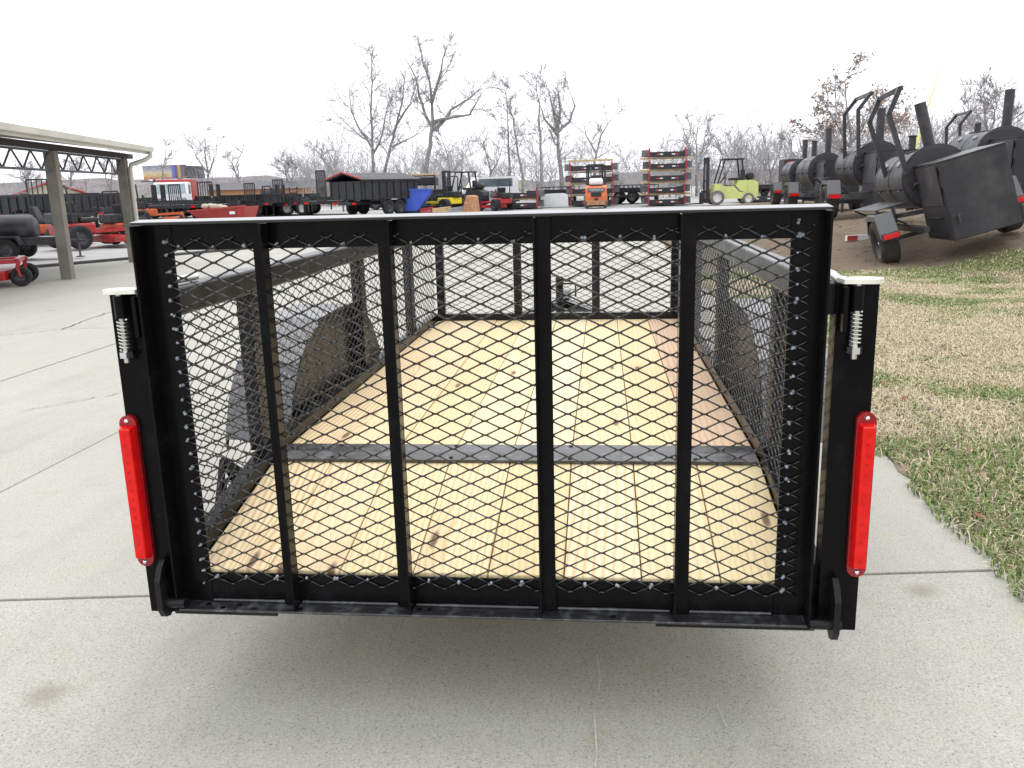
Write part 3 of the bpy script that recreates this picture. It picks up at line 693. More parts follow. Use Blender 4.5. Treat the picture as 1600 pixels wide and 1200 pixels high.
# ------------------------------------------------------------------ smokers on trailers (local: +Y to the tongue, +X right)
def smoker(label, loc, rot, scale=1, handle=True, dirty=True, shelf=True):
    R = thing('trailer_smoker', label, 'smoker', loc, 0, 'trailer smokers parked on the bare soil'); R.rotation_euler = rot; R.scale = (scale,)*3
    tm = 'tyre' if dirty else 'tyre_clean'
    r, zc, xc, ya, yb = .42, 1.06, .03, .066, 2.0
    b = MB().lathe([(ya, 0), (ya, r), (yb-.05, r), (yb, r-.05), (yb, 0)], 'y', (xc, 0, zc), 48); b.sm = [True]*len(b.sm)
    bar = b.build('barrel', 'smoker_black', R)
    md = bar.modifiers.new('edge', 'EDGE_SPLIT'); md.split_angle = math.radians(40)
    for yy in (ya+.10, 1.02, yb-.12): MB().lathe([(yy-.02, r+.001), (yy-.02, r+.006), (yy+.02, r+.006), (yy+.02, r+.001)], 'y', (xc, 0, zc), 48, False).build('band', 'smoker_black', bar)
    MB().bar((xc-r-.004, ya+.1, zc-.02), (xc-r-.004, yb-.12, zc-.02), .022).build('lid_seam', 'smoker_black', bar)
    for yy in (.35, 1.0, 1.6): MB().box(xc-.06, xc+.06, yy-.05, yy+.05, zc+r-.006, zc+r+.024).build('hinge', 'smoker_black', bar)
    for yy in (.30, .95, 1.55): MB().tube([(xc-r+.02, yy, zc-.05), (xc-r-.05, yy, zc-.07), (xc-r-.05, yy-.10, zc-.07)], .012, 6).build('lid_latch', 'smoker_black', bar)
    # square firebox with side door, vents and latches
    b0, b1, y0, y1, z0, z1 = -.22, .64, -1.128, .063, .208, 1.29
    fb = MB().box(b0, b1, y0, y1, z0, z1).build('firebox', 'smoker_box', R, bevel=.006)
    MB().box(b0-.012, b1+.012, y0-.012, y1-.02, z1+.001, z1+.016).build('firebox_lid', 'smoker_black', fb)
    MB().box(b0-.014, b0-.0015, y0+.10, y1-.08, .70, 1.25).build('door', 'smoker_black', fb, bevel=.004)
    for zz in (.28, .52): MB().box(b0-.03, b0-.0015, y0+.30, y1-.2, zz, zz+.022).build('vent', 'smoker_black', fb)
    MB().box(b0+.004, b1-.004, y0-.013, y0-.0015, z0+.01, .80).build('rear_panel', 'smoker_box', fb, bevel=.004)
    for zz in (.86, 1.12): MB().box(b0-.03, b0-.0145, y0+.06, y0+.12, zz, zz+.10).build('door_hinge', 'smoker_black', fb)
    MB().tube([(b0-.014, -.10, 1.05), (b0-.07, -.10, 1.05), (b0-.07, -.04, 1.00), (b0-.07, .06, .99)], .014, 6).build('latch', 'smoker_black', fb)
    MB().tube([(b0+.10, y0-.014, .54), (b0+.10, y0-.07, .54), (b0+.10, y0-.07, .43)], .013, 6).build('latch', 'smoker_black', fb)
    MB().box(b0+.02, b0+.15, y0-.026, y0-.0142, .525, .565).build('latch_plate', 'smoker_black', fb)
    MB().lathe([(ya+.003, 0), (ya+.003, .475), (ya+.10, .475), (ya+.10, .42)], 'y', (xc+.03, 0, zc), 48).build('end_ring', 'smoker_box', bar)
    for yy in (.62, 1.4): MB().lathe([(0, .045), (.02, .045), (.024, .03), (.024, 0)], 'x', n=14).xf(Matrix.Translation((xc-.30, yy, zc+.30)) @ Matrix.Rotation(math.radians(-135), 4, 'Y') @ Matrix.Scale(1, 4)).build('gauge', 'steel_grey', bar)
    MB().tube([(.097, .20, 1.36), (.097, .20, 2.16)], .082, 20, False).build('chimney', 'smoker_black', R)
    if handle:
        for yy in (.0, 1.25):
            MB().bar((-.34, yy, 1.22), (-.40, yy, 2.15), .066).build('handle_upright', 'smoker_black', R)
            MB().bar((-.40, yy, 2.13), (-.17, yy, 2.45), .066).build('handle_upright', 'smoker_black', R)
        MB().bar((-.17, -.035, 2.44), (-.17, 1.285, 2.44), .066).build('handle_bar', 'smoker_black', R)
    if shelf:
        sh = MB().box(-.87, -.40, .05, 1.72, .815, .83).build('shelf', 'smoker_black', R)
        for yy in (.1, 1.66): MB().bar((-.85, yy, .81), (-.47, yy, .50), .028).build('brace', 'smoker_black', sh)
    for s in (-1, 1):
        x0, x1 = sorted((s*.50, s*.43)); MB().box(x0, x1, .07 if s > 0 else -.9, 2.1, .40, .48).build('frame_rail', 'smoker_black', R)
        MB().bar((s*.46, 2.08, .44), (s*.005, 2.9, .44), .08).build('tongue_bar', 'smoker_black', R)
    MB().box(-.80, .80, -.03+.12, .03+.12, .30, .36).build('axle', 'smoker_black', R)
    MB().tube([(0, 2.8, -.0), (0, 2.8, .85)], .035, 8).build('jack', 'smoker_black', R)
    for s in (-1, 1):
        wheel(R, (s*.85, 0, .335), .345, .27, tm, 'rim_black', n=40)
        MB().lathe([(s*.075, .03), (s*.09, .025), (s*.095, 0)], 'x', (s*.85, 0, .335), 10).build('hub_cap', 'chrome', R)
        prf = [(-.44, .42), (-.27, .76), (.27, .76), (.44, .46)]
        m_ = MB(); x0, x1 = sorted((s*.72, s*.97))
        for a, c in zip(prf[:-1], prf[1:]):
            m_.hexa([(x0, a[0], a[1]), (x1, a[0], a[1]), (x1, c[0], c[1]), (x0, c[0], c[1]), (x0, a[0], a[1]+.012), (x1, a[0], a[1]+.012), (x1, c[0], c[1]+.012), (x0, c[0], c[1]+.012)])
        m_.prism([(-.44, .42), (-.27, .76), (.27, .76), (.44, .46), (.38, .46), (.24, .69), (-.24, .69), (-.38, .42)], 'x', s*.97, s*.976)
        m_.build('fender', 'diamond_plate', R)
        tl = MB().box(x0+.0, x1-.01, -.50, -.45, .40, .50).build('lamp_housing', 'smoker_black', R)
        MB().box(x0+.01, x1-.02, -.515, -.501, .415, .487).build('tail_light', 'red_lens', tl, bevel=.004)
    return R
smoker('large tilted black smoker nearest the grass, with mud-caked tyre and square firebox', (5.436, 11.565, .226), (-.028, -.28, -.071))
def srow(label, px, Y, rz, sc=1, **k):
    q = at(px, 300, Y); x = q.x+.85*sc*math.cos(rz); return smoker(label, (x, Y+.85*math.sin(rz), float(bank(x, Y))), (0, 0, rz), sc, **k)
srow('black barrel smoker just behind the nearest one, with tall bent handle and muddy tyre', 1297, 17.6, math.radians(-3), 1.05)
srow('third black smoker in the row, half hidden by the gate, red lamp on fender', 1236, 22.5, math.radians(-2), handle=False, shelf=False)
srow('farthest black smoker of the row, beside the red box', 1212, 29.0, math.radians(-2), handle=False, shelf=False)
srow('black smoker at the right frame edge behind the nearest smoker, thick upright chimney', 1482, 17.2, math.radians(-3), 1.15, handle=False, shelf=False)
srow('distant black smoker with arched handle seen above the nearest firebox', 1462, 22.5, math.radians(-6), shelf=False)
for px, pt, Y, r_, lab in ((1313, 232, 30, .09, 'short dark chimney pipe standing behind the second smoker'), (1418, 212, 24, .10, 'short dark pipe left of the yellow guy guard'), (1268, 220, 33, .1, 'thin dark pipe rising over the farthest smokers')):
    b0 = gp(px, Y); tp = at(px, pt, Y)
    o = thing('smoker_pipe', lab, 'pipe', b0)
    MB().tube([(0, 0, 0), (0, 0, tp.z-b0.z)], r_, 12).build('pipe', 'smoker_black', o)
    MB().lathe([(tp.z-b0.z-.04, r_+.002), (tp.z-b0.z-.04, r_+.02), (tp.z-b0.z+.002, r_+.02), (tp.z-b0.z+.002, r_*.8)], 'z', n=12).build('collar', 'smoker_black', o)
    MB().box(-.2, .2, -.2, .2, 0, .6).build('base', 'smoker_black', o)
# red box behind the row
p = gp(1238, 36); t0 = at(1238, 250, 36)
R = thing('red_box_trailer', 'dark framed red box standing behind the farthest smokers', 'box', p)
MB().box(-.42, .58, -.5, .5, .45, t0.z-p.z-.03).build('body', 'roof_red', R); MB().box(-.5, .66, -.56, .56, t0.z-p.z-.03, t0.z-p.z+.03).build('lid', 'smoker_black', R)
MB().box(-.52, -.425, -.52, .52, .40, t0.z-p.z-.031).build('side_panel', 'smoker_black', R)
for s in (-1, 1): wheel(R, (s*.62, 0, .3), .3, .18)
# wood block with red and white tape on the soil
p = gp(1342, 13.6); p.z = float(bank(p.x, p.y))
o = thing('reflector_board', 'short board with red and white tape lying on bare soil', 'board', (p.x, p.y, p.z+.03), .3)
MB().box(-.2, .2, -.03, .03, 0, .09).build('board', 'white', o); MB().box(-.201, .0, -.031, -.0302, .002, .088).build('tape', 'roof_red', o)
# yellow guy-wire guard
a0, a1, a2 = at(1428, 240, 30), at(1445, 180, 30), at(1480, 75, 30)
g0 = gp(1405, 30)
o = thing('guy_wire', 'yellow guy wire guard slanting up from behind the smokers', 'guy wire', g0)
rel = lambda q: tuple(Vector(q)-g0)
MB().tube([(0, 0, 0), rel(a0)], .07, 8).tube([rel(a0), rel(a1)], [.075, .04], 8).build('guard', 'guy_yellow', o)
MB().tube([rel(a1), rel(a2)], [.032, .009], 6).build('wire', 'guy_yellow', o)
MB().tube([rel(a2), rel(at(1540, -110, 30))], .006, 5).build('cable', 'steel_grey', o)

# ------------------------------------------------------------------ forklifts (local: forks toward +Y)
def forklift(label, loc, rz, body, tyre_m, rim_m, letter=None, rust=False, sc=1):
    R = thing('forklift', label, 'forklift', loc, rz); R.scale = (sc,)*3
    # counterweight body
    b = MB().prism([(-1.15, .32), (-1.22, .55), (-1.20, 1.02), (-1.02, 1.12), (-.35, 1.12), (-.30, .92), (.35, .86), (.45, .98), (.72, .98), (.80, .55), (.80, .30), (.45, .28), (-.50, .28)], 'x', -.50, .50).build('body', body, R, bevel=.03)
    cw = MB().prism([(-1.24, .30), (-1.30, .60), (-1.28, 1.00), (-1.10, 1.10), (-.80, 1.10), (-.80, .30)], 'x', -.53, .53).build('counterweight', body, R, bevel=.05)
    MB().box(-.26, .26, -1.312, -1.27, .56, .78).build('grille', 'seat_black', cw)
    MB().box(-.40, .40, -1.309, -1.26, .79, 1.0).build('panel', 'far_grey', cw)
    if rust: MB().box(-.46, .46, -1.31, -.9, .16, .42).build('bumper', 'rusty_orange', R, bevel=.02)
    MB().box(-.09, .09, -1.35, -1.25, .40, .50).build('tow_pin', 'seat_black', cw)
    hood = MB().box(-.36, .36, -.72, -.05, 1.121, 1.24).build('seat', 'seat_black', R, bevel=.03)
    MB().box(-.26, .26, -.72, -.60, 1.245, 1.62).build('backrest', 'seat_black', hood, bevel=.04)
    # overhead guard
    for s in (-1, 1):
        MB().bar((s*.46, -.62, 1.1), (s*.46, -.50, 2.08), .07).build('guard_post', 'far_black', R)
        MB().bar((s*.46, .60, .95), (s*.46, .28, 2.08), .06).build('guard_post', 'far_black', R)
    gd = MB().box(-.50, .50, -.62, -.52, 2.05, 2.12).box(-.50, .50, .24, .32, 2.05, 2.12).box(-.50, -.44, -.519, .239, 2.05, 2.12).box(.44, .50, -.519, .239, 2.05, 2.12)
    gd.build('guard_roof', 'far_black', R)
    for k in range(6): MB().box(-.36+k*.13, -.33+k*.13, -.519, .239, 2.07, 2.10).build('guard_slat', 'far_black', R)
    # steering and tank
    MB().tube([(0, .40, 1.0), (0, .18, 1.32)], .03, 8).build('steering_column', 'seat_black', R)
    MB().tube([(.17*math.cos(a*.5236), .17+.05*math.sin(a*.5236), 1.33+.16*math.sin(a*.5236)) for a in range(13)], .015, 6, False).build('steering_wheel', 'seat_black', R)
    tk = MB().lathe([(-.34, 0), (-.34, .10), (-.28, .17), (.28, .17), (.34, .10), (.34, 0)], 'x', (0, -.98, 1.30), 20).build('gas_tank', 'white' if rust else 'seat_black', R)
    MB().box(-.30, .30, -1.12, -.84, 1.105, 1.13).build('tank_bracket', 'seat_black', tk)
    # mast
    for s in (-1, 1):
        MB().box(s*.36-.05, s*.36+.05, .98, 1.12, .10, 2.14).build('mast_rail', 'far_black', R)
        MB().box(s*.24-.035, s*.24+.035, 1.0, 1.10, .10, 2.10).build('mast_rail', 'far_grey', R)
        MB().prism([(1.22, .06), (1.30, .06), (1.30, .60), (1.22, .60)], 'x', s*.28-.06, s*.28+.06).prism([(1.30, .06), (2.25, .05), (2.25, .07), (1.30, .11)], 'x', s*.28-.06, s*.28+.06).build('fork', 'far_black', R)
    MB().box(-.41, .41, .99, 1.11, 2.141, 2.2).box(-.30, .30, 1.0, 1.1, 1.1, 1.16).build('mast_crossbar', 'far_black', R)
    MB().box(-.50, .50, 1.13, 1.19, .22, .30).box(-.50, .50, 1.13, 1.19, .60, .68).build('carriage', 'far_black', R)
    MB().tube([(0, 1.05, .2), (0, 1.05, 1.9)], .05, 10).build('lift_cylinder', 'steel_grey', R)
    for s in (-1, 1):
        wheel(R, (s*.50, .62, .34), .34, .24, tyre_m, rim_m); wheel(R, (s*.46, -.85, .27), .27, .19, tyre_m, rim_m)
        x0, x1 = sorted((s*.502, s*.506))
        MB().prism([(-.2, .92), (.30, .90), (.30, .86), (-.15, .87), (-.42, .60), (-.60, .56), (-.60, .60), (-.45, .64)], 'x', s*.502, s*.508).build('side_stripe', 'far_grey', R)
    if letter:
        cu = bpy.data.curves.new('lettering', 'FONT'); cu.body = letter; cu.size = .17; cu.extrude = .004; cu.align_x = 'CENTER'
        lo = bpy.data.objects.new('lettering', cu); COL.objects.link(lo); lo.parent = cw; cu.materials.append(M['white'])
        bpy.context.view_layer.update(); me_ = bpy.data.meshes.new_from_object(lo); bpy.data.objects.remove(lo)
        lo = bpy.data.objects.new('lettering', me_); COL.objects.link(lo); lo.parent = cw
        lo.rotation_euler = (math.pi/2, 0, 0); lo.location = (0, -1.315, .84)
    return R
forklift('orange forklift seen from behind, white gas tank on its back', gp(931, 43), 0.02, 'orange', 'tyre_grey', 'rim_white', 'TOYOTA', True)
forklift('lime green forklift seen side-on beside the tallest trailer stack', gp(1137, 43), math.radians(94), 'lime', 'tyre_grey', 'rim_white', sc=1.06)
forklift('dark forklift parked beside the blue hopper', gp(726, 44), math.radians(75), 'far_black', 'tyre_clean', 'rim_black', sc=.95)

# ------------------------------------------------------------------ small trailers stacked on timbers
def stack_trailer(label, loc, group, wdt=2.05, ln=3.6, posts=True, mesh=False):
    R = thing('stacked_trailer', label, 'trailer', loc, rnd.uniform(-.03, .03), group)
    h = wdt/2
    MB().box(-h+.1, h-.1, 0, .10, .028, .30).build('rear_beam', 'far_black', R, bevel=.01)
    MB().box(-h+.1, h-.1, .101, ln, .16, .22).build('deck', 'far_grey', R)
    for s in (-1, 1):
        x0, x1 = sorted((s*(h-.1), s*(h-.16))); MB().box(x0, x1, .101, ln, .221, .34).build('side_rail', 'far_black', R)
        x0, x1 = sorted((s*(h-.06), s*(h-.14))); MB().box(x0, x1, -.04, -.001, .02, .50).build('tail_post', 'post_red', R)
        x0, x1 = sorted((s*(h-.095), s*(h+.22)))
        MB().prism([(.15, .08), (.35, .42), (1.1, .42), (1.3, .08)], 'x', x0, x1).build('fender', 'far_grey', R, bevel=.02)
        for k, mm in ((.30, 'white'), (.47, 'roof_red')):
            MB().box(s*k-.08, s*k+.08, -.008, -.001, .14, .20).build('reflector', mm, R)
        MB().bar((s*(h-.13), .1, .34), (s*(h-.13), .5, .36), .05).build('gusset', 'far_black', R)
        if mesh:
            MB().box(s*(h-.13)-.02, s*(h-.13)+.02, .1, ln, .50, .54).build('top_rail', 'far_black', R)
    return R
def timber(label, loc, ln, group):
    o = thing('timber', label, 'timber', loc, rnd.uniform(-.05, .05), group)
    MB().box(-ln/2, ln/2, -.05, .05, 0, .10).build('beam', 'lumber', o, bevel=.008); return o
ords5 = ['bottom', 'second', 'third', 'fourth', 'topmost']
for k in range(5):
    p = gp(1041, 44); zz = p.z+k*.60
    stack_trailer(f'{ords5[k]} trailer of the tallest stack, left of the lime forklift', (p.x+rnd.uniform(-.06, .06), 44, zz+.02), 'trailers stacked five high', mesh=k < 3)
    if k < 4: timber(f'pale timber resting on the {ords5[k]} trailer of the tallest stack', (p.x-.05, 44.25, zz+.545), 2.6, 'timbers between the stacked trailers')
for k in range(4):
    p = gp(925, 46.5); zz = p.z+k*.62
    stack_trailer(f'{["bottom", "second", "third", "topmost"][k]} trailer of the stack behind the orange forklift', (p.x+rnd.uniform(-.06, .06), 46.5, zz+.02), 'trailers stacked behind the orange forklift', 2.5, mesh=k < 2)
    timber(f'timber on the {["bottom", "second", "third", "topmost"][k]} trailer behind the orange forklift', (p.x-.05, 46.75, zz+.555), 2.45 if k != 1 else 2.9, 'timbers between the stacked trailers')
for k in range(2):
    p = gp(807, 44); zz = p.z+k*.52
    stack_trailer(f'{["lower", "upper"][k]} trailer of the low two-high stack in the middle', (p.x, 44, zz+.02), 'trailers stacked two high', 2.4, mesh=True)
    if k == 0: timber('timber between the two trailers of the low stack', (p.x, 44.25, zz+.465), 2.3, 'timbers between the stacked trailers')
stack_trailer('single low trailer right of the lime forklift', (gp(1192, 46).x, 46, .15), 'low trailers parked near the stacks', 1.9, mesh=True)
# low mesh trailers behind, side by side
for px, lab in ((700, 'low black mesh trailer behind the scrap pieces'), (752, 'low black mesh trailer right of the dark forklift'), (1002, 'low black mesh trailer left of the tallest stack'), (872, 'low black mesh trailer left of the orange forklift'), (981, 'low black mesh trailer right of the orange forklift')):
    p = gp(px, 50)
    R = thing('mesh_trailer', lab, 'trailer', p, .1, 'low trailers parked near the stacks')
    MB().box(-1.0, 1.0, 0, 3, .38, .46).build('deck', 'far_black', R)
    for zz in (.75, 1.08): MB().bar((-1, 0, zz), (1, 0, zz), .05).build('rail', 'far_black', R)
    for k in range(9): MB().bar((-1+k*.25, 0, .46), (-1+k*.25, 0, 1.08), .03).build('upright', 'far_black', R)
    for s in (-1, 1): wheel(R, (s*1.08, 1.2, .3), .3, .18, 'tyre_clean', 'rim_white')
p = gp(868, 47)
o = thing('white_tarp_load', 'white wrapped load on the ground left of the orange forklift', 'wrapped load', p)
MB().prism([(-.85, 0), (.75, 0), (.72, .66), (.4, .74), (-.5, .72), (-.80, .6)], 'y', -.5, .6).build('wrap', 'white', o, bevel=.06)

# ------------------------------------------------------------------ dump trailers
def dump_trailer(label, loc, rz, Ln=3.6, W_=1.9, H_=.75, zb=.72, tarp=None, group='black dump trailers', ribs=8, m='far_black'):
    R = thing('dump_trailer', label, 'dump trailer', loc, rz, group)
    h = W_/2
    MB().box(-h, h, 0, Ln, zb, zb+.06).build('floor', m, R)
    for s in (-1, 1):
        x0, x1 = sorted((s*h, s*(h-.05)))
        sd_ = MB().box(x0, x1, 0, Ln, zb+.061, zb+H_).build('side_wall', m, R)
        for k in range(ribs):
            y = .15+k*(Ln-.3)/(ribs-1); x2, x3 = sorted((s*(h+.05), s*(h+.002))); MB().box(x2, x3, y-.04, y+.04, zb, zb+H_-.05).build('rib', m, sd_)
        MB().box(min(s*(h+.06), s*(h-.06)), max(s*(h+.06), s*(h-.06)), -.02, Ln+.02, zb+H_+.002, zb+H_+.07).build('top_edge', m, sd_)
        for yy in (Ln*.40, Ln*.40+.72): wheel(R, (s*(h+.13), yy, .36), .36, .22, 'tyre_clean', 'rim_black')
        x0, x1 = sorted((s*(h+.02), s*(h+.28))); MB().prism([(Ln*.4-.42, .5), (Ln*.4-.3, .80), (Ln*.4+1.02, .80), (Ln*.4+1.14, .5), (Ln*.4+1.08, .5), (Ln*.4+.98, .76), (Ln*.4-.26, .76), (Ln*.4-.36, .5)], 'x', x0, x1).build('fender', m, R)
    for y0, y1 in ((-.05, -.001), (Ln+.001, Ln+.05)):
        e = MB().box(-h, h, y0, y1, zb+.02, zb+H_).build('end_wall', m, R)
        for k in range(5): MB().box(-h+.1+k*(W_-.2)/4-.03, -h+.1+k*(W_-.2)/4+.03, y0-.04 if y0 < 0 else y1+.001, y0-.001 if y0 < 0 else y1+.04, zb, zb+H_-.04).build('rib', m, e)
    MB().box(-.45, .45, -.2, Ln+.3, .50, .66).build('frame', m, R)
    MB().bar((-.4, Ln+.25, .58), (0, Ln+1.4, .55), .1).bar((.4, Ln+.25, .58), (0.001, Ln+1.4, .55), .1).build('tongue', m, R)
    MB().tube([(0, Ln+1.1, .05), (0, Ln+1.1, 1.0)], .05, 8).build('jack', m, R)
    for s in (-1, 1): MB().box(s*.7-.1, s*.7+.1, -.23, -.2005, .52, .62).build('tail_light', 'red_lens', R)
    if tarp:
        MB().prism([(-h-.12, zb+H_+.02), (0, zb+H_+.34), (h+.12, zb+H_+.02), (h+.12, zb+H_+.08), (0, zb+H_+.40), (-h-.12, zb+H_+.08)], 'y', -.2, Ln+.2).build('cover', m, R)
        MB().prism([(-h-.15, zb+H_+.082), (0, zb+H_+.402), (h+.15, zb+H_+.082), (h+.15, zb+H_+.13), (0, zb+H_+.45), (-h-.15, zb+H_+.13)], 'y', -.26, -.201).build('cover_edge', 'roof_red', R)
    return R
# big covered one in the middle left
p = gp(560, 40)
dump_trailer('covered black dump trailer with red roof edge behind the gate', (p.x-.1, 38.5, p.z), math.radians(-32), 3.6, 2.3, .85, .75, True)
for k, (px, Y, rz, H_, lab) in enumerate(((20, 33, 75, .75, 'leftmost black dump trailer, beyond the red mower'), (62, 36, 80, .7, 'black dump trailer with its yellow sign, left of the first canopy post'),
        (128, 31, 78, .95, 'black dump trailer between the canopy posts, behind the larger red mower'), (178, 38, 82, .9, 'black dump trailer beside the far canopy post'), (452, 42, 82, .55, 'low black dump trailer with ladder racks left of the tallest ramp'))):
    p = gp(px, Y); dump_trailer(lab, p, math.radians(rz), 3.4, 1.8, H_*.72, .66)
# ------------------------------------------------------------------ equipment trailers with upright ramps
def ramp(parent, x, wd, h, bars=5, z0=.6, flip=False):
    m_ = MB().bar((x-wd/2, 0, z0), (x-wd/2, 0, z0+h), .05).bar((x+wd/2, 0, z0), (x+wd/2, 0, z0+h), .05)
    fr = m_.build('ramp', 'far_black', parent)
    MB().bar((x-wd/2, 0, z0+h), (x+wd/2, 0, z0+h), .06).build('crossbar', 'far_black', fr)
    for k in range(1, bars): MB().bar((x-wd/2+k*wd/bars, 0, z0), (x-wd/2+k*wd/bars, 0, z0+h), .035).build('bar', 'far_black', fr)
    return fr
def equipment_trailer(label, px, Y, rz, Ln, ramps, zb=.72, wd=2.1):
    p = gp(px, Y); R = thing('equipment_trailer', label, 'trailer', p, rz, 'black equipment trailers in the far row')
    h = wd/2
    MB().box(-h, h, .05, Ln, zb-.16, zb).build('deck', 'far_black', R)
    for s in (-1, 1):
        x0, x1 = sorted((s*(h+.002), s*(h+.06))); MB().box(x0, x1, .05, Ln, zb-.12, zb+.10).build('side_rail', 'far_black', R)
        for yy in (Ln*.35, Ln*.35+.8): wheel(R, (s*(h+.10), yy, .36), .36, .2, 'tyre_clean', 'rim_white')
        MB().box(s*.8-.09, s*.8+.09, .0, .045, zb-.14, zb-.05).build('tail_light', 'red_lens', R)
        MB().prism([(Ln*.35-.42, zb-.1), (Ln*.35-.3, zb+.12), (Ln*.35+1.1, zb+.12), (Ln*.35+1.22, zb-.1)], 'x', s*(h+.061), s*(h+.22)).build('fender', 'far_black', R)
    for (x, w_, hh, bars) in ramps: ramp(R, x, w_, hh, bars, zb)
    MB().bar((-.4, Ln, zb-.1), (0, Ln+1.3, zb-.1), .1).bar((.4, Ln, zb-.1), (0.001, Ln+1.3, zb-.1), .1).build('tongue', 'far_black', R)
    MB().tube([(0, Ln+.9, .05), (0, Ln+.9, 1.1)], .05, 8).build('jack', 'steel_grey', R)
    return R
S40 = mpp(40)
equipment_trailer('black trailer with a tall open ramp left of the first canopy post', 66, 30, math.radians(12), 4.5, [(0, .95, 1.25, 5)])
equipment_trailer('black trailer with a slatted ramp in front of the white truck cab', 275, 38, math.radians(6), 4.2, [(0, .55, .95, 6)])
equipment_trailer('black trailer whose wide ramp stands right of the truck', 323, 39, math.radians(6), 4.4, [(0, .70, 1.05, 6)])
equipment_trailer('black trailer with a narrow ramp above the red tub', 392, 41, math.radians(6), 4.4, [(0, .52, .95, 6)])
equipment_trailer('black trailer with a ramp and a ladder rack side by side', 437, 42, math.radians(6), 4.4, [(0, .52, 1.1, 6), (-.62, .42, .80, 1)])
equipment_trailer('black trailer with the tallest ramp of the row', 504, 40, math.radians(6), 4.4, [(0, .45, 1.45, 8)])
for px, Y in ((421, 41.5), (460, 41)):
    p = gp(px, Y)
    o = thing('ladder_rack', 'dark ladder rack left of the slatted ramp' if px == 421 else 'dark ladder rack left of the tallest ramp', 'ladder rack', p)
    for s in (-1, 1): MB().bar((s*.2, 0, 0), (s*.2, 0, 1.45), .045).build('side', 'far_black', o)
    for k in range(5): MB().bar((-.2, 0, .55+k*.2), (.2, 0, .55+k*.2), .035).build('rung', 'far_black', o)

for px, Y, Ln, hh, lab in ((338, 44, 6.2, .9, 'long black flatbed standing broadside below the wide ramp'), (440, 45, 5.0, .8, 'black flatbed standing broadside behind the red tub'),
        (528, 43.5, 4.6, 1.1, 'black flatbed standing broadside under the tallest ramp'), (250, 41, 4.6, .9, 'black flatbed standing broadside left of the truck'),
        (775, 51, 3.6, .6, 'black flatbed standing broadside behind the low stack'), (905, 52, 3.2, .6, 'black flatbed standing broadside behind the white wrapped load'), (1012, 52, 2.6, .6, 'black flatbed standing broadside between the two tall stacks'), (1235, 48, 3.4, .6, 'black flatbed standing broadside right of the lime forklift')):
    equipment_trailer(lab, px, Y, math.radians(rnd.uniform(84, 94)), Ln, [(-.5, .45, hh, 5), (.5, .45, hh, 5)], zb=.80)
for px, Y, H_, lab in ((318, 51, .85, 'black dump trailer behind the wide ramp'), (412, 52, .75, 'black dump trailer behind the narrow ramp'), (492, 50, .8, 'black dump trailer behind the tallest ramp'), (232, 46, .8, 'black dump trailer left of the white truck'),
        (628, 52, .9, 'black dump trailer behind the covered one'), (718, 53, .9, 'black dump trailer behind the dark forklift')):
    dump_trailer(lab, gp(px, Y), math.radians(rnd.uniform(82, 98)), 3.5, 1.8, H_*.5, .62)
# ------------------------------------------------------------------ truck, billboard, tubs
p = gp(273, 48)
R = thing('flatbed_truck', 'white cab truck with red body parked below the billboard', 'truck', p, math.radians(20)); R.scale = (.95,)*3
cab = MB().prism([(-1.0, .55), (-1.0, 1.35), (-.75, 2.05), (.75, 2.05), (.80, .55)], 'x', -1.0, 1.0).build('cab', 'white', R, bevel=.08)
MB().hexa([(-.88, -1.01, 1.36), (.88, -1.01, 1.36), (.88, -.99, 1.38), (-.88, -.99, 1.38), (-.82, -.80, 1.95), (.82, -.80, 1.95), (.82, -.77, 1.95), (-.82, -.77, 1.95)]).build('windscreen', 'glass_pale', cab)
for s in (-1, 1): MB().box(min(s*1.002, s*1.02), max(s*1.002, s*1.02), -.70, .30, 1.35, 1.9).build('side_window', 'glass_dark', cab)
MB().box(-1.0, 1.0, -1.06, -1.005, .55, .85).build('bumper', 'far_black', cab)
for s in (-1, 1): MB().box(s*.7-.15, s*.7+.15, -1.03, -1.003, .95, 1.1).build('headlight', 'chrome', cab)
MB().box(-1.05, 1.05, .95, 4.6, .95, 2.25).build('cargo_box', 'brick_red', R, bevel=.03); MB().box(-.6, .6, .8, 4.6, .55, .94).build('chassis', 'far_black', R)
for s in (-1, 1):
    for yy in (-.2, 3.4): wheel(R, (s*.88, yy, .45), .45, .25)
Yb = 95; a, b = at(226, 281, Yb), at(289, 257, Yb)
R = thing('billboard', 'wide advertising billboard in yellow, orange and blue behind the truck', 'billboard', (( a.x+b.x)/2, Yb, 0))
hw = (b.x-a.x)/2
MB().box(-hw, hw, -.2, .2, a.z, b.z).build('print_panel', 'billboard_print', R)
MB().hexa([(hw+.02, -.2, a.z), (hw+1.3, 1.6, a.z), (hw+1.3, 2.0, a.z), (hw+.02, .2, a.z), (hw+.02, -.2, b.z-.1), (hw+1.3, 1.6, b.z-.2), (hw+1.3, 2.0, b.z-.2), (hw+.02, .2, b.z-.1)]).build('side_panel', 'far_grey', R)
for s in (-.6, .6): MB().tube([(hw*s, .3, 0), (hw*s, .3, a.z)], .18, 10).build('post', 'far_grey', R)
MB().box(-hw, hw, -.9, -.2, a.z-.25, a.z-.12).build('catwalk', 'far_grey', R)
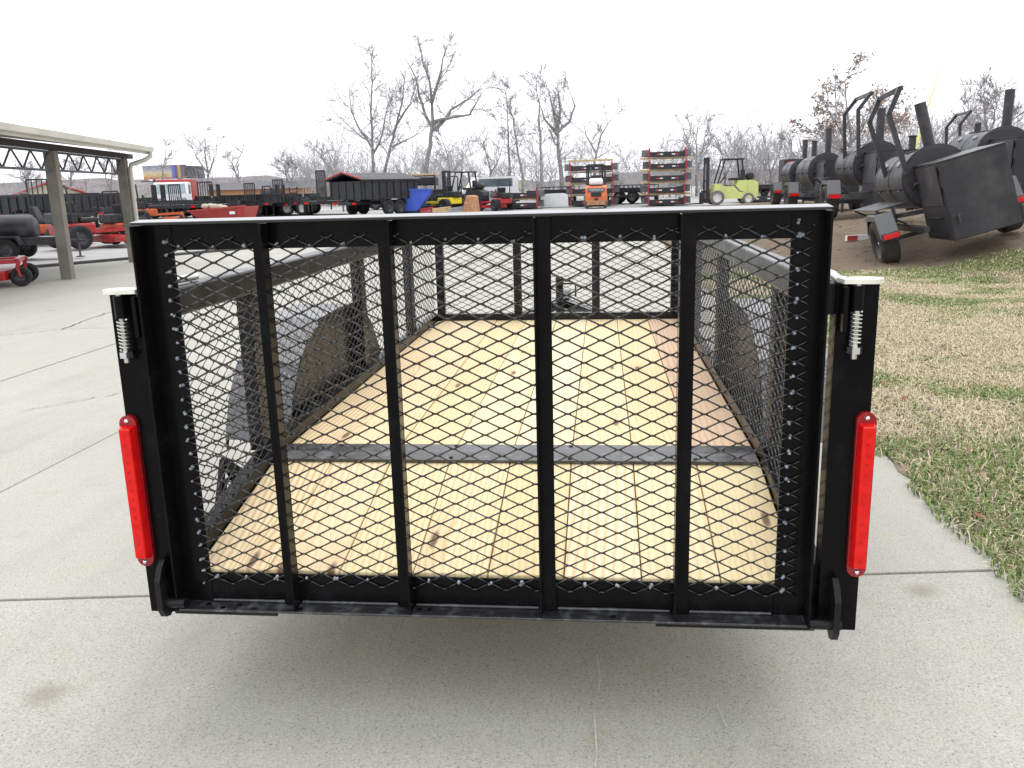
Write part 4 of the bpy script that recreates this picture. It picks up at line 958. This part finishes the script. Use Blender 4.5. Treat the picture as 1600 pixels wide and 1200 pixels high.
# red tub with lumps
p = gp(352, 36)
R = thing('red_tub', 'long red dump tub with pale sacks heaped at its left end', 'dump tub', p, math.radians(-4))
pr = [(-1.35, 0), (1.22, 0), (1.32, .42), (-1.42, .30)]
tb = MB().hexa([(-1.05, -.5, .05), (1.15, -.5, .05), (1.15, .5, .05), (-1.05, .5, .05), (-1.45, -.7, .44), (1.3, -.7, .62), (1.3, .7, .62), (-1.45, .7, .44)]).build('tub', 'brick_red', R, bevel=.02)
MB().hexa([(-1.5, -.75, .44), (1.34, -.75, .625), (1.34, -.68, .625), (-1.5, -.68, .44), (-1.5, -.75, .50), (1.34, -.75, .69), (1.34, -.68, .69), (-1.5, -.68, .50)]).build('rim', 'brick_red', R)
MB().box(.55, .80, -.72, -.69, .30, .42).build('sticker', 'white', R)
for k in range(5):
    q = Vector((p.x-.95+k*.22, p.y-.05+.1*(k % 2), p.z+.66+.05*rnd.random()-.02*k))
    o = thing('sack', f'pale sack heaped in the red tub, {["leftmost", "second from left", "middle one", "fourth from left", "rightmost"][k]}', 'sack', q, rnd.uniform(-.5, .5), 'sacks in the red tub')
    MB().lathe([(-.2, 0), (-.19, .06), (-.1, .11), (.08, .12), (.18, .07), (.2, 0)], 'x', n=12).build('bag', 'cream', o)
# blue hopper
p = gp(651, 41); mp_ = mpp(41)
R = thing('blue_hopper', 'blue self-dumping hopper standing under the trailer rack', 'hopper', p, math.radians(3))
MB().prism([(-.70, .12), (.10, .12), (.72, .92), (.78, 1.17), (-.72, 1.17)], 'y', -.55, .6).build('bin', 'blue', R, bevel=.02)
MB().box(-.74, .80, -.60, -.552, 1.10, 1.19).build('lip', 'blue', R); MB().box(-.66, .3, -.5, .5, .0, .10).build('base', 'far_black', R)
# rack of trailers with white sides behind the hopper
p = gp(648, 44)
R = thing('trailer_rack', 'dark framed rack with white boards standing behind the blue hopper', 'rack', p)
for x in (-1.3, -.85, 1.15): MB().box(x-.04, x+.04, -.05, .05, 0, 1.85).build('post', 'far_black', R)
for z in (.55, 1.0, 1.42, 1.82): MB().box(-1.34, 1.2, -.06, -.051, z, z+.06).build('beam', 'far_black', R)
for k, z in enumerate((.25, .66, 1.10, 1.50)): MB().box(-1.25, -.90, -.03, .03, z, z+.25).build('white_board', 'white', R)
MB().box(-.7, 1.1, .06, 1.4, 1.35, 1.78).build('dark_load', 'far_black', R, bevel=.05)
for k in range(3): timber(f'{["short", "middle", "long"][k]} pale timber on top of the rack behind the blue hopper', (p.x+.1+.25*k, 44.2+.15*k, p.z+1.86+.0*k), 1.0+.2*k, 'timbers on the rack')
p = gp(706, 45)
o = thing('framed_white_sheet', 'tall white sheet in a dark frame right of the rack', 'sheet', p, 0)
MB().box(-.45, .55, 0, .08, .5, 2.0).build('sheet', 'white', o, bevel=.01); MB().box(-.48, -.452, -.02, .1, 0, 2.05).box(.552, .58, -.02, .1, 0, 2.05).box(-.451, .551, -.02, .1, 2.001, 2.05).build('frame', 'far_black', o)
# white van right of the dark forklift
p = gp(764, 47)
R = thing('white_van', 'white van partly hidden behind the low two-high stack', 'van', p, math.radians(-70))
MB().prism([(-1.6, .35), (-1.6, 1.05), (-1.15, 1.18), (-.75, 1.72), (1.5, 1.76), (1.6, .35)], 'x', -.8, .8).build('body', 'white', R, bevel=.08)
for s in (-1, 1):
    MB().prism([(-1.0, 1.2), (-.68, 1.62), (1.2, 1.64), (1.2, 1.2)], 'x', s*.803, s*.812).build('window', 'glass_dark', R)
    for yy in (-1.05, 1.0): wheel(R, (s*.72, yy, .32), .32, .2)
# debris heap bits on the ground by the hopper
for k, (px, w_, m_, lab) in enumerate(((668, .7, 'post_red', 'red pipe frame lying beside the blue hopper'), (690, .9, 'lumber', 'pale board lying right of the blue hopper'), (712, .8, 'steel_grey', 'grey steel bar bundle lying below the dark forklift'), (735, .6, 'rusty_orange', 'rusty orange chute standing in front of the dark forklift'))):
    p = gp(px, 39.5); o = thing('scrap_piece', lab, 'scrap', (p.x, p.y, p.z+.02), rnd.uniform(-.6, .6))
    if k == 3: MB().prism([(-.3, 0), (.35, 0), (.25, .75), (0, .8)], 'y', -.3, .3).build('body', m_, o, bevel=.03)
    else:
        for j in range(3): MB().bar((-w_/2, j*.12, .06+.06*j), (w_/2, j*.15-.05, .08+.09*j), .07).build('piece', m_, o)

# ------------------------------------------------------------------ zero-turn mowers (local: front toward +Y)
def mower(label, loc, rz, m, deck_m, sc=1):
    R = thing('zero_turn_mower', label, 'mower', loc, rz, 'zero-turn mowers on the lot'); R.scale = (sc,)*3
    MB().box(-.36, .36, -.75, .10, .34, .62).build('engine_body', m, R, bevel=.05)
    MB().box(-.28, .28, -.85, -.30, .621, .88).build('engine', 'far_black', R, bevel=.04)
    st = MB().box(-.26, .26, -.25, .25, .63, .75).build('seat', 'seat_black', R, bevel=.04)
    MB().hexa([(-.25, -.29, .74), (.25, -.29, .74), (.25, -.18, .74), (-.25, -.18, .74), (-.22, -.40, 1.14), (.22, -.40, 1.14), (.22, -.32, 1.14), (-.22, -.32, 1.14)]).build('backrest', 'seat_black', st, bevel=.03)
    for s in (-1, 1):
        wheel(R, (s*.50, -.45, .29), .29, .26, 'tyre_clean', 'rim_black'); wheel(R, (s*.42, 1.02, .165), .165, .14, 'tyre_clean', 'rim_black')
        MB().bar((s*.30, .05, .40), (s*.42, .98, .42), .07).build('front_arm', m, R)
        MB().bar((s*.42, 1.02, .44), (s*.42, .98, .30), .06).bar((s*.42-.10, 1.0, .30), (s*.42+.10, 1.0, .30), .05).bar((s*.42-.095, 1.0, .31), (s*.42-.095, 1.03, .165), .035).bar((s*.42+.095, 1.0, .31), (s*.42+.095, 1.03, .165), .035).build('caster_fork', m, R)
        MB().tube([(s*.36, -.50, .62), (s*.36, -.55, 1.45), (s*.30, -.55, 1.52)], .025, 8).build('roll_bar', 'far_black', R)
        MB().tube([(s*.30, .25, .6), (s*.30, .40, .95), (s*.08, .42, .98)], .016, 6).build('lever', 'far_black', R)
    MB().tube([(-.30, -.55, 1.52), (.30, -.55, 1.52)], .025, 8).build('roll_bar', 'far_black', R)
    MB().bar((-.42, .98, .43), (.42, .98, .43), .07).build('front_bar', m, R)
    MB().prism([(-.66, .25), (.66, .25), (.72, .45), (.60, .80), (.2, .9), (-.2, .9), (-.60, .80), (-.72, .45)], 'z', .12, .28).build('cutting_deck', deck_m, R, bevel=.03)
    MB().prism([(.62, .30), (1.0, .25), (1.02, .70), (.62, .78)], 'z', .14, .25).build('discharge_chute', deck_m, R)
    MB().box(-.24, .24, .1, .62, .35, .39).build('foot_plate', 'far_black', R)
    return R
mower('red zero-turn mower at the left frame edge, front casters showing', (-9.45, 10.15, 0), math.radians(-62), 'mower_red', 'mower_red', .9)
p = gp(128, 19.7); mower('red zero-turn mower with white discharge chute between the canopy posts', (p.x, p.y, 0), math.radians(-28), 'mower_red', 'mower_red', 1.05)
p = gp(72, 21.5); mower('orange and white mower behind the first canopy post', (p.x, p.y, 0), math.radians(-75), 'leafy_red', 'white', .95)
p = gp(199, 21.5); mower('orange mower half hidden by the gate corner', (p.x, p.y, 0), math.radians(-20), 'leafy_red', 'far_black', .95)
p = gp(240, 33); mower('orange mower in front of the white truck', (p.x, p.y, p.z), math.radians(-60), 'leafy_red', 'leafy_red', 1.1)
p = gp(694, 42); mower('yellow ride-on mower behind the scrap pieces', p, math.radians(60), 'yellow', 'far_black', 1.15)
p = gp(779, 42.5); mower('red mower in front of the low two-high stack', p, math.radians(40), 'mower_red', 'mower_red', 1.0)
# smoker on a tow frame at the left edge
R = thing('towable_smoker', 'black barrel smoker on wheels at the left frame edge', 'smoker', (gp(2, 16).x, 16, .0), math.radians(-78)); R.scale = (.72,)*3
MB().lathe([(-.9, 0), (-.9, .36), (-.6, .42), (.75, .42), (.9, .30), (.9, 0)], 'y', (0, 0, .92), 32).build('barrel', 'smoker_black', R)
MB().box(-.46, .46, -1.0, 1.7, .42, .66).build('frame_box', 'smoker_black', R, bevel=.02)
MB().bar((-.3, 1.65, .5), (0, 2.3, .5), .08).bar((.3, 1.65, .5), (0.001, 2.3, .5), .08).build('tongue', 'smoker_black', R)
MB().tube([(0, 2.1, .03), (0, 2.1, .75)], .035, 8).box(-.1, .1, 2.0, 2.2, 0, .03).build('jack', 'far_grey', R)
for s in (-1, 1):
    wheel(R, (s*.62, .25, .33), .33, .2, 'tyre_clean')
    MB().prism([(-.20, .45), (-.10, .72), (.60, .72), (.72, .45), (.66, .45), (.56, .68), (-.06, .68), (-.14, .45)], 'x', *sorted((s*.50, s*.75))).build('fender', 'smoker_black', R)

# ------------------------------------------------------------------ canopy
P1, P2 = Vector((-8.363, 11.237)), Vector((-9.116, 14.593)); CD = (P2-P1).normalized(); CN = Vector((-CD.y, CD.x))     # CN points away to the left
R = thing('open_canopy', 'open-sided canopy with pale fascia, steel truss and wooden posts', 'canopy', (P1.x, P1.y, 0), math.atan2(-CD.x, CD.y))
# local: +Y along the eave toward the far end, -X to the left
sp = (P2-P1).length
for yy in (-sp, 0, sp):
    for xx in (0, -6.5):
        MB().box(xx-.085, xx+.085, yy-.085, yy+.085, -.02, 2.02).build('post', 'post_wood', R, bevel=.006)
zt = 2.02
for xx in (.0, -6.5):
    MB().box(xx-.06, xx+.06, -sp-.6, sp+.55, 2.03, 2.12).build('eave_beam', 'beam_brown', R)
for seg in (-1, 0):
    ya, yb = seg*sp+.09, (seg+1)*sp-.09
    tr = MB().bar((0, ya, 1.72), (0, yb, 1.72), .035).build('truss', 'truss_grey', R)
    MB().bar((0, ya, 2.0), (0, yb, 2.0), .035).build('chord', 'truss_grey', tr)
    nz = 10; st_ = (yb-ya)/nz
    for k in range(nz):
        za, zb2 = (1.72, 2.0) if k % 2 else (2.0, 1.72)
        MB().bar((0, ya+k*st_, za), (0, ya+(k+1)*st_, zb2), .022).build('web', 'truss_grey', tr)
rf = MB().hexa([(.42, -sp-.7, 2.125), (.42, sp+.30, 2.125), (-3.3, sp+.30, 2.62), (-3.3, -sp-.7, 2.62), (.42, -sp-.7, 2.24), (.42, sp+.30, 2.24), (-3.3, sp+.30, 2.74), (-3.3, -sp-.7, 2.74)])
rf.hexa([(-3.302, -sp-.7, 2.62), (-3.302, sp+.30, 2.62), (-7, sp+.30, 2.125), (-7, -sp-.7, 2.125), (-3.302, -sp-.7, 2.74), (-3.302, sp+.30, 2.74), (-7, sp+.30, 2.24), (-7, -sp-.7, 2.24)])
roof = rf.build('roof', 'shingle', R)
MB().box(.422, .44, -sp-.72, sp+.32, 2.10, 2.235).build('fascia', 'fascia', R)
MB().prism([(.442, 2.235), (.442, 2.15), (.47, 2.14), (.53, 2.15), (.55, 2.235)], 'y', -sp-.74, sp+.34).build('gutter', 'fascia', R)
MB().tube([(.50, sp+.2, 2.15), (.50, sp+.2, 2.06), (.40, sp+.15, 1.99), (.16, sp+.02, 1.90), (.14, sp, 1.80), (.14, sp, .05)], .045, 10).build('downspout', 'pipe_pale', R)

# ------------------------------------------------------------------ far buildings, hills, field
p = gp(82, 70)
R = thing('gable_building', 'low cream building with red trimmed gable roof, far left', 'building', p, math.radians(36))
wd_ = 4.4
MB().prism([(-wd_, 0), (wd_, 0), (wd_, .9), (0, 2.55), (-wd_, .9)], 'y', 0, 12).build('wall', 'cream', R)
rfm = MB()
for s in (-1, 1): rfm.hexa([(0, -.4, 2.60), (s*(wd_+.7), -.4, .72), (s*(wd_+.7), 12.4, .72), (0, 12.4, 2.60), (0, -.4, 2.72), (s*(wd_+.7), -.4, .84), (s*(wd_+.7), 12.4, .84), (0, 12.4, 2.72)])
rfm.build('roof', 'roof_red', R)
for x in (-2.6, .2, 2.4): MB().box(x-.5, x+.5, -.06, -.002, .1, .8).build('window', 'glass_dark', R)
p = gp(575, 75)
R = thing('low_brick_shed', 'long low reddish shed behind the far trailer row', 'building', (p.x-9, 75, .1), 0)
MB().box(-6, 6, 0, 5, 0, 1.6).build('wall', 'rusty_orange', R); MB().prism([(-.4, 1.602), (2.5, 2.3), (5.4, 1.602)], 'x', -6.3, 6.3).build('roof', 'far_grey', R)
MB().box(-1, 1, -.05, -.002, .1, 1.4).build('door', 'far_grey', R)
def ridge(name, mat_, Y, x0, x1, hfun, dep, n=120):
    xs_ = np.linspace(x0, x1, n); V = []
    for x in xs_: h = hfun(x); V += [(x, Y, -1), (x, Y+dep*.4, h*.75), (x, Y+dep, h)]
    F = [(3*i+k, 3*i+3+k, 3*i+4+k, 3*i+1+k) for i in range(n-1) for k in range(2)]
    return struct(MB().add(V, F, True).build(name, mat_))
ridge('field_slope', 'field', 210, -210, -20, lambda x: 2.6+1.2*math.sin(x*.02+1), 60)
ridge('wooded_hill', 'hill_wood', 275, -330, 330, lambda x: (8.0 if x < -60 else 5.5)+1.5*math.sin(x*.021)+1.0*math.sin(x*.07)+.5*math.sin(x*.31), 120, 260)

# ------------------------------------------------------------------ bare trees
def twigs(segs, start, d, length, r, depth, rg, spread=.55, droop=0):
    """grow a limb: list of (p0,p1,r0,r1); children inside"""
    nseg = max(2, int(4 if depth > 1 else 3)); p = start.copy(); dd = d.normalized(); sl_ = length/nseg
    for k in range(nseg):
        dd = (dd+Vector((rg.gauss(0, .16), rg.gauss(0, .16), rg.gauss(.03, .12)-droop))).normalized()
        q = p+dd*sl_; r0 = r*(1-.75*k/nseg); r1 = r*(1-.75*(k+1)/nseg)
        segs.append((p.copy(), q.copy(), r0, r1))
        if depth > 0:
            for _ in range(rg.choice((1, 2, 2)) if depth > 1 else rg.choice((1, 2, 3))):
                ax = dd.orthogonal().normalized(); ax.rotate(Matrix.Rotation(rg.uniform(0, 6.283), 3, dd))
                nd = (dd*math.cos(spread)+ax*math.sin(spread*rg.uniform(.7, 1.5))).normalized()
                twigs(segs, p.lerp(q, rg.random()), nd, length*rg.uniform(.45, .85)*(1-.2*k/nseg), max(r0*.5, .017), depth-1, rg, spread, droop)
        p = q
def segmesh(name, segs, mat_, parent, n=3, kind=None):
    P0 = np.array([s[0] for s in segs]); P1 = np.array([s[1] for s in segs]); r0 = np.array([s[2] for s in segs])[:, None]; r1 = np.array([s[3] for s in segs])[:, None]
    d = P1-P0; d /= np.linalg.norm(d, axis=1)[:, None]+1e-9
    up = np.where(np.abs(d[:, 2:3]) < .9, np.array([[0, 0, 1.]]), np.array([[1., 0, 0]]))
    a = np.cross(d, up); a /= np.linalg.norm(a, axis=1)[:, None]; b = np.cross(a, d)
    V = []
    for P, r in ((P0, r0), (P1, r1)):
        for k in range(n):
            t = 2*math.pi*k/n; V.append(P+(a*math.cos(t)+b*math.sin(t))*r)
    V = np.stack(V, 1).reshape(-1, 3); bi = np.arange(len(segs))[:, None]*2*n
    F = np.concatenate([bi+np.array([[k, (k+1) % n, n+(k+1) % n, n+k]]) for k in range(n)])
    return npmesh(name, V, F, mat_, kind, parent, smooth=n > 3)
def bare_tree(label, Y, limbs, seed, r0=.22, depth=3, bl=3.0, leaves=0, group='bare trees behind the lot', dens=1.0, lean=0):
    """limbs: polylines in photo columns/rows at depth Y; the first is the trunk"""
    rg = random.Random(seed); base = gp(limbs[0][0][0], Y); base.z = gz(Y)-.05
    R = thing('bare_tree', label, 'tree', base, 0, group); r0 *= .78

    tsegs, csegs = [], []
    for li, lb in enumerate(limbs):
        pts = []
        yoff = 0 if li == 0 else rg.uniform(-1.5, 1.5)
        for i, (px, py) in enumerate(lb):
            q = at(px, py, Y); q = q-base
            if i > 0: q = q+Vector((0, yoff*i/len(lb)+rg.uniform(-.2, .2), 0))
            pts.append(q)
        if li == 0: pts[0] = Vector((0, 0, -.1))
        # resample
        tot = sum((b-a).length for a, b in zip(pts[:-1], pts[1:])); ra = r0 if li == 0 else r0*.62
        acc = 0
        for a, b in zip(pts[:-1], pts[1:]):
            n_ = max(2, int((b-a).length/.8)); prev = a
            for k in range(n_):
                q = a.lerp(b, (k+1)/n_)+Vector((rg.gauss(0, .05), rg.gauss(0, .05), 0))
                f0 = acc/tot; acc += (q-prev).length; f1 = min(1, acc/tot)
                rr0, rr1 = max(.03, ra*(1-.85*f0)), max(.025, ra*(1-.85*f1))
                tsegs.append((prev.copy(), q.copy(), rr0, rr1))
                lo = .32 if li == 0 else .12
                if f1 > lo and rg.random() < dens*.8:
                    for _ in range(rg.choice((1, 1, 2))):
                        dd = (q-prev).normalized(); ang = rg.uniform(0, 6.283)
                        ax = Vector((math.cos(ang), math.sin(ang), rg.uniform(.1, .7))).normalized()
                        twigs(csegs, q, (dd*.5+ax).normalized(), bl*(1.15-.6*f1)*rg.uniform(.6, 1.2), max(.028, rr1*.42), depth-1, rg)
                prev = q
    segmesh('trunk', tsegs, 'bark', R, 7)
    if csegs: segmesh('crown', csegs, 'twig', R, 3)
    if leaves:
        tips = [s for s in csegs if s[0].z > .8]
        rs2 = np.random.RandomState(seed); pick = [tips[i] for i in rs2.randint(0, len(tips), leaves)]
        C = np.array([list(s[1]) for s in pick])+rs2.randn(leaves, 3)*.12
        A = rs2.randn(leaves, 3)*.035; B = rs2.randn(leaves, 3)*.035
        V = np.stack([C-A, C+B, C+A, C-B], 1).reshape(-1, 3)
        lv = npmesh('leaves', V, np.arange(4*leaves).reshape(leaves, 4), 'oak_leaf', 'stuff', R)
    return R
bare_tree('slender bare tree rising above the covered dump trailer', 78, [[(584, 300), (584, 270), (580, 190), (582, 130), (579, 84)], [(583, 235), (562, 205), (548, 170), (542, 130)], [(583, 240), (600, 210), (612, 160)]], 1, .26, 3, 3.6)
bare_tree('leaning bare tree between the slender one and the tallest one', 80, [[(597, 300), (600, 270), (618, 200), (630, 150), (634, 110)], [(612, 230), (640, 215), (655, 205)], [(620, 195), (640, 160), (652, 120)]], 2, .26, 3, 3.0)
bare_tree('tallest bare tree, forked high with a long branch to the right', 78, [[(662, 300), (667, 262), (677, 195), (672, 130), (660, 95), (655, 70)], [(676, 200), (662, 165), (650, 120), (632, 90)], [(679, 190), (700, 185), (735, 180), (756, 145)], [(680, 205), (705, 170), (735, 150), (750, 130)], [(675, 160), (690, 115), (700, 75)]], 3, .36, 3, 2.8)
bare_tree('thin upright bare tree above the white van', 76, [[(797, 305), (796, 250), (794, 190), (790, 145)]], 4, .2, 3, 2.6)
bare_tree('thin bare tree leaning left above the low two-high stack', 80, [[(818, 305), (815, 270), (806, 215), (796, 170), (798, 140)]], 5, .2, 3, 2.4)
bare_tree('straight bare trunk left of the spreading tree', 74, [[(849, 310), (846, 260), (842, 180), (839, 122)]], 6, .22, 3, 2.4)
bare_tree('spreading bare tree with a rounded crown behind the orange forklift', 76, [[(880, 305), (874, 250), (871, 210), (862, 165), (856, 140)], [(871, 208), (890, 190), (898, 165), (890, 140)], [(872, 212), (850, 185), (842, 160)], [(871, 205), (876, 170), (872, 130)]], 7, .32, 3, 2.6)
bare_tree('bare tree leaning right between the two tall stacks', 82, [[(926, 305), (930, 250), (940, 210), (960, 178)], [(932, 240), (915, 210), (908, 185)]], 8, .22, 3, 2.6)
bare_tree('bare many-stemmed tree right of the tallest stack', 75, [[(1088, 305), (1090, 260), (1075, 220), (1066, 195)], [(1089, 275), (1098, 230), (1103, 200)], [(1089, 265), (1086, 225), (1090, 200)]], 9, .2, 3, 2.4)
bare_tree('dead straight trunk above the lime forklift', 70, [[(1166, 305), (1166, 260), (1166, 216)]], 10, .22, 2, 1.2, dens=.3)
bare_tree('oak with brown leaves still on, above the second smoker', 46, [[(1330, 300), (1328, 240), (1325, 180), (1320, 125)], [(1328, 230), (1300, 190), (1285, 165)], [(1328, 225), (1355, 190), (1375, 165)], [(1328, 240), (1290, 225), (1275, 210)], [(1328, 240), (1365, 220), (1382, 205)]], 11, .16, 3, 1.9, leaves=2600)
bare_tree('bare spreading tree at the right frame edge', 50, [[(1545, 300), (1545, 220), (1540, 180), (1530, 145)], [(1545, 230), (1575, 190), (1600, 170)], [(1544, 225), (1515, 195), (1505, 165)], [(1545, 210), (1562, 170), (1570, 150)]], 12, .18, 3, 2.2)
bare_tree('bare tree right of the yellow guy wire, behind the smokers', 56, [[(1462, 300), (1460, 240), (1452, 200)], [(1460, 240), (1485, 215), (1500, 195)]], 13, .16, 3, 2.0)
bare_tree('small bare tree behind the third smoker', 62, [[(1262, 300), (1258, 250), (1250, 215)], [(1260, 260), (1240, 235), (1232, 220)]], 14, .16, 3, 2.0)
bare_tree('bare tree above the wide ramp right of the truck', 84, [[(325, 312), (324, 270), (322, 235), (318, 205)], [(324, 275), (338, 245), (342, 215)], [(324, 270), (308, 245), (302, 225)]], 15, .2, 3, 2.4)
bare_tree('bare tree leaning left above the red tub', 84, [[(384, 312), (375, 285), (362, 255), (345, 238)], [(372, 280), (368, 255), (372, 238)]], 16, .16, 3, 1.8)
bare_tree('thin bare tree in front of the billboard', 70, [[(252, 315), (254, 280), (257, 250), (258, 228)]], 17, .13, 3, 1.8)
bare_tree('forked bare tree between the canopy posts', 60, [[(112, 325), (111, 295), (110, 275), (108, 258)], [(111, 290), (117, 272), (122, 255)]], 18, .14, 3, 1.4)
bare_tree('bare tree beside the far canopy post', 66, [[(172, 322), (172, 290), (174, 260), (176, 240)], [(172, 295), (163, 275), (160, 255)]], 19, .14, 3, 1.8)
bare_tree('thin leaning bare tree left of the covered dump trailer', 82, [[(540, 305), (520, 270), (502, 245), (490, 228)]], 20, .16, 3, 1.8)
bare_tree('thin bare tree left of the first canopy post', 62, [[(48, 322), (46, 295), (43, 272)], [(47, 300), (38, 280), (34, 268)]], 21, .13, 3, 1.6)
bare_tree('short bare tree above the slatted ramps', 78, [[(447, 308), (448, 285), (446, 262), (441, 250)], [(448, 290), (460, 272), (464, 258)]], 22, .14, 3, 1.8)
bare_tree('wiry bare tree left of the thin upright tree', 80, [[(768, 303), (766, 265), (758, 235), (750, 215)], [(767, 270), (782, 245), (790, 225)]], 23, .17, 3, 2.3)
bare_tree('low spreading bare tree right of the tallest tree', 82, [[(706, 303), (704, 270), (698, 240), (690, 215)], [(704, 275), (722, 248), (735, 225)]], 24, .17, 3, 2.3)
bare_tree('bare tree behind the lime forklift cab', 72, [[(1132, 305), (1133, 270), (1128, 240), (1120, 215)], [(1133, 275), (1145, 245), (1152, 222)]], 25, .15, 3, 2.0)
bare_tree('bare tree right of the dead straight trunk', 70, [[(1205, 303), (1204, 270), (1200, 240), (1190, 210)], [(1204, 270), (1218, 240), (1228, 222)]], 26, .15, 3, 2.0)
# scrub along the tree line: one tangled mass
rg = random.Random(99); segs = []
def scrub(x0, x1, n, Y0, Y1, hmin, hmax):
    for _ in range(n):
        px = rg.uniform(x0, x1); Y = rg.uniform(Y0, Y1); b0 = gp(px, Y)
        for _ in range(2):
            h = rg.uniform(hmin, hmax)
            twigs(segs, b0+Vector((rg.uniform(-.4, .4), rg.uniform(-.4, .4), 0)), Vector((rg.gauss(0, .25), rg.gauss(0, .25), 1)), h, .05, 2, rg, .6)
scrub(480, 1000, 85, 66, 100, 2.2, 5.0); scrub(1000, 1300, 55, 62, 95, 2.2, 4.6); scrub(1280, 1640, 60, 52, 75, 2.5, 4.6); scrub(-40, 480, 50, 75, 110, 1.5, 3.6)
o = segmesh('scrub_thicket', segs, 'twig_far', None, 3, 'stuff'); tag(o, 'tangled leafless scrub along the tree line', 'scrub')
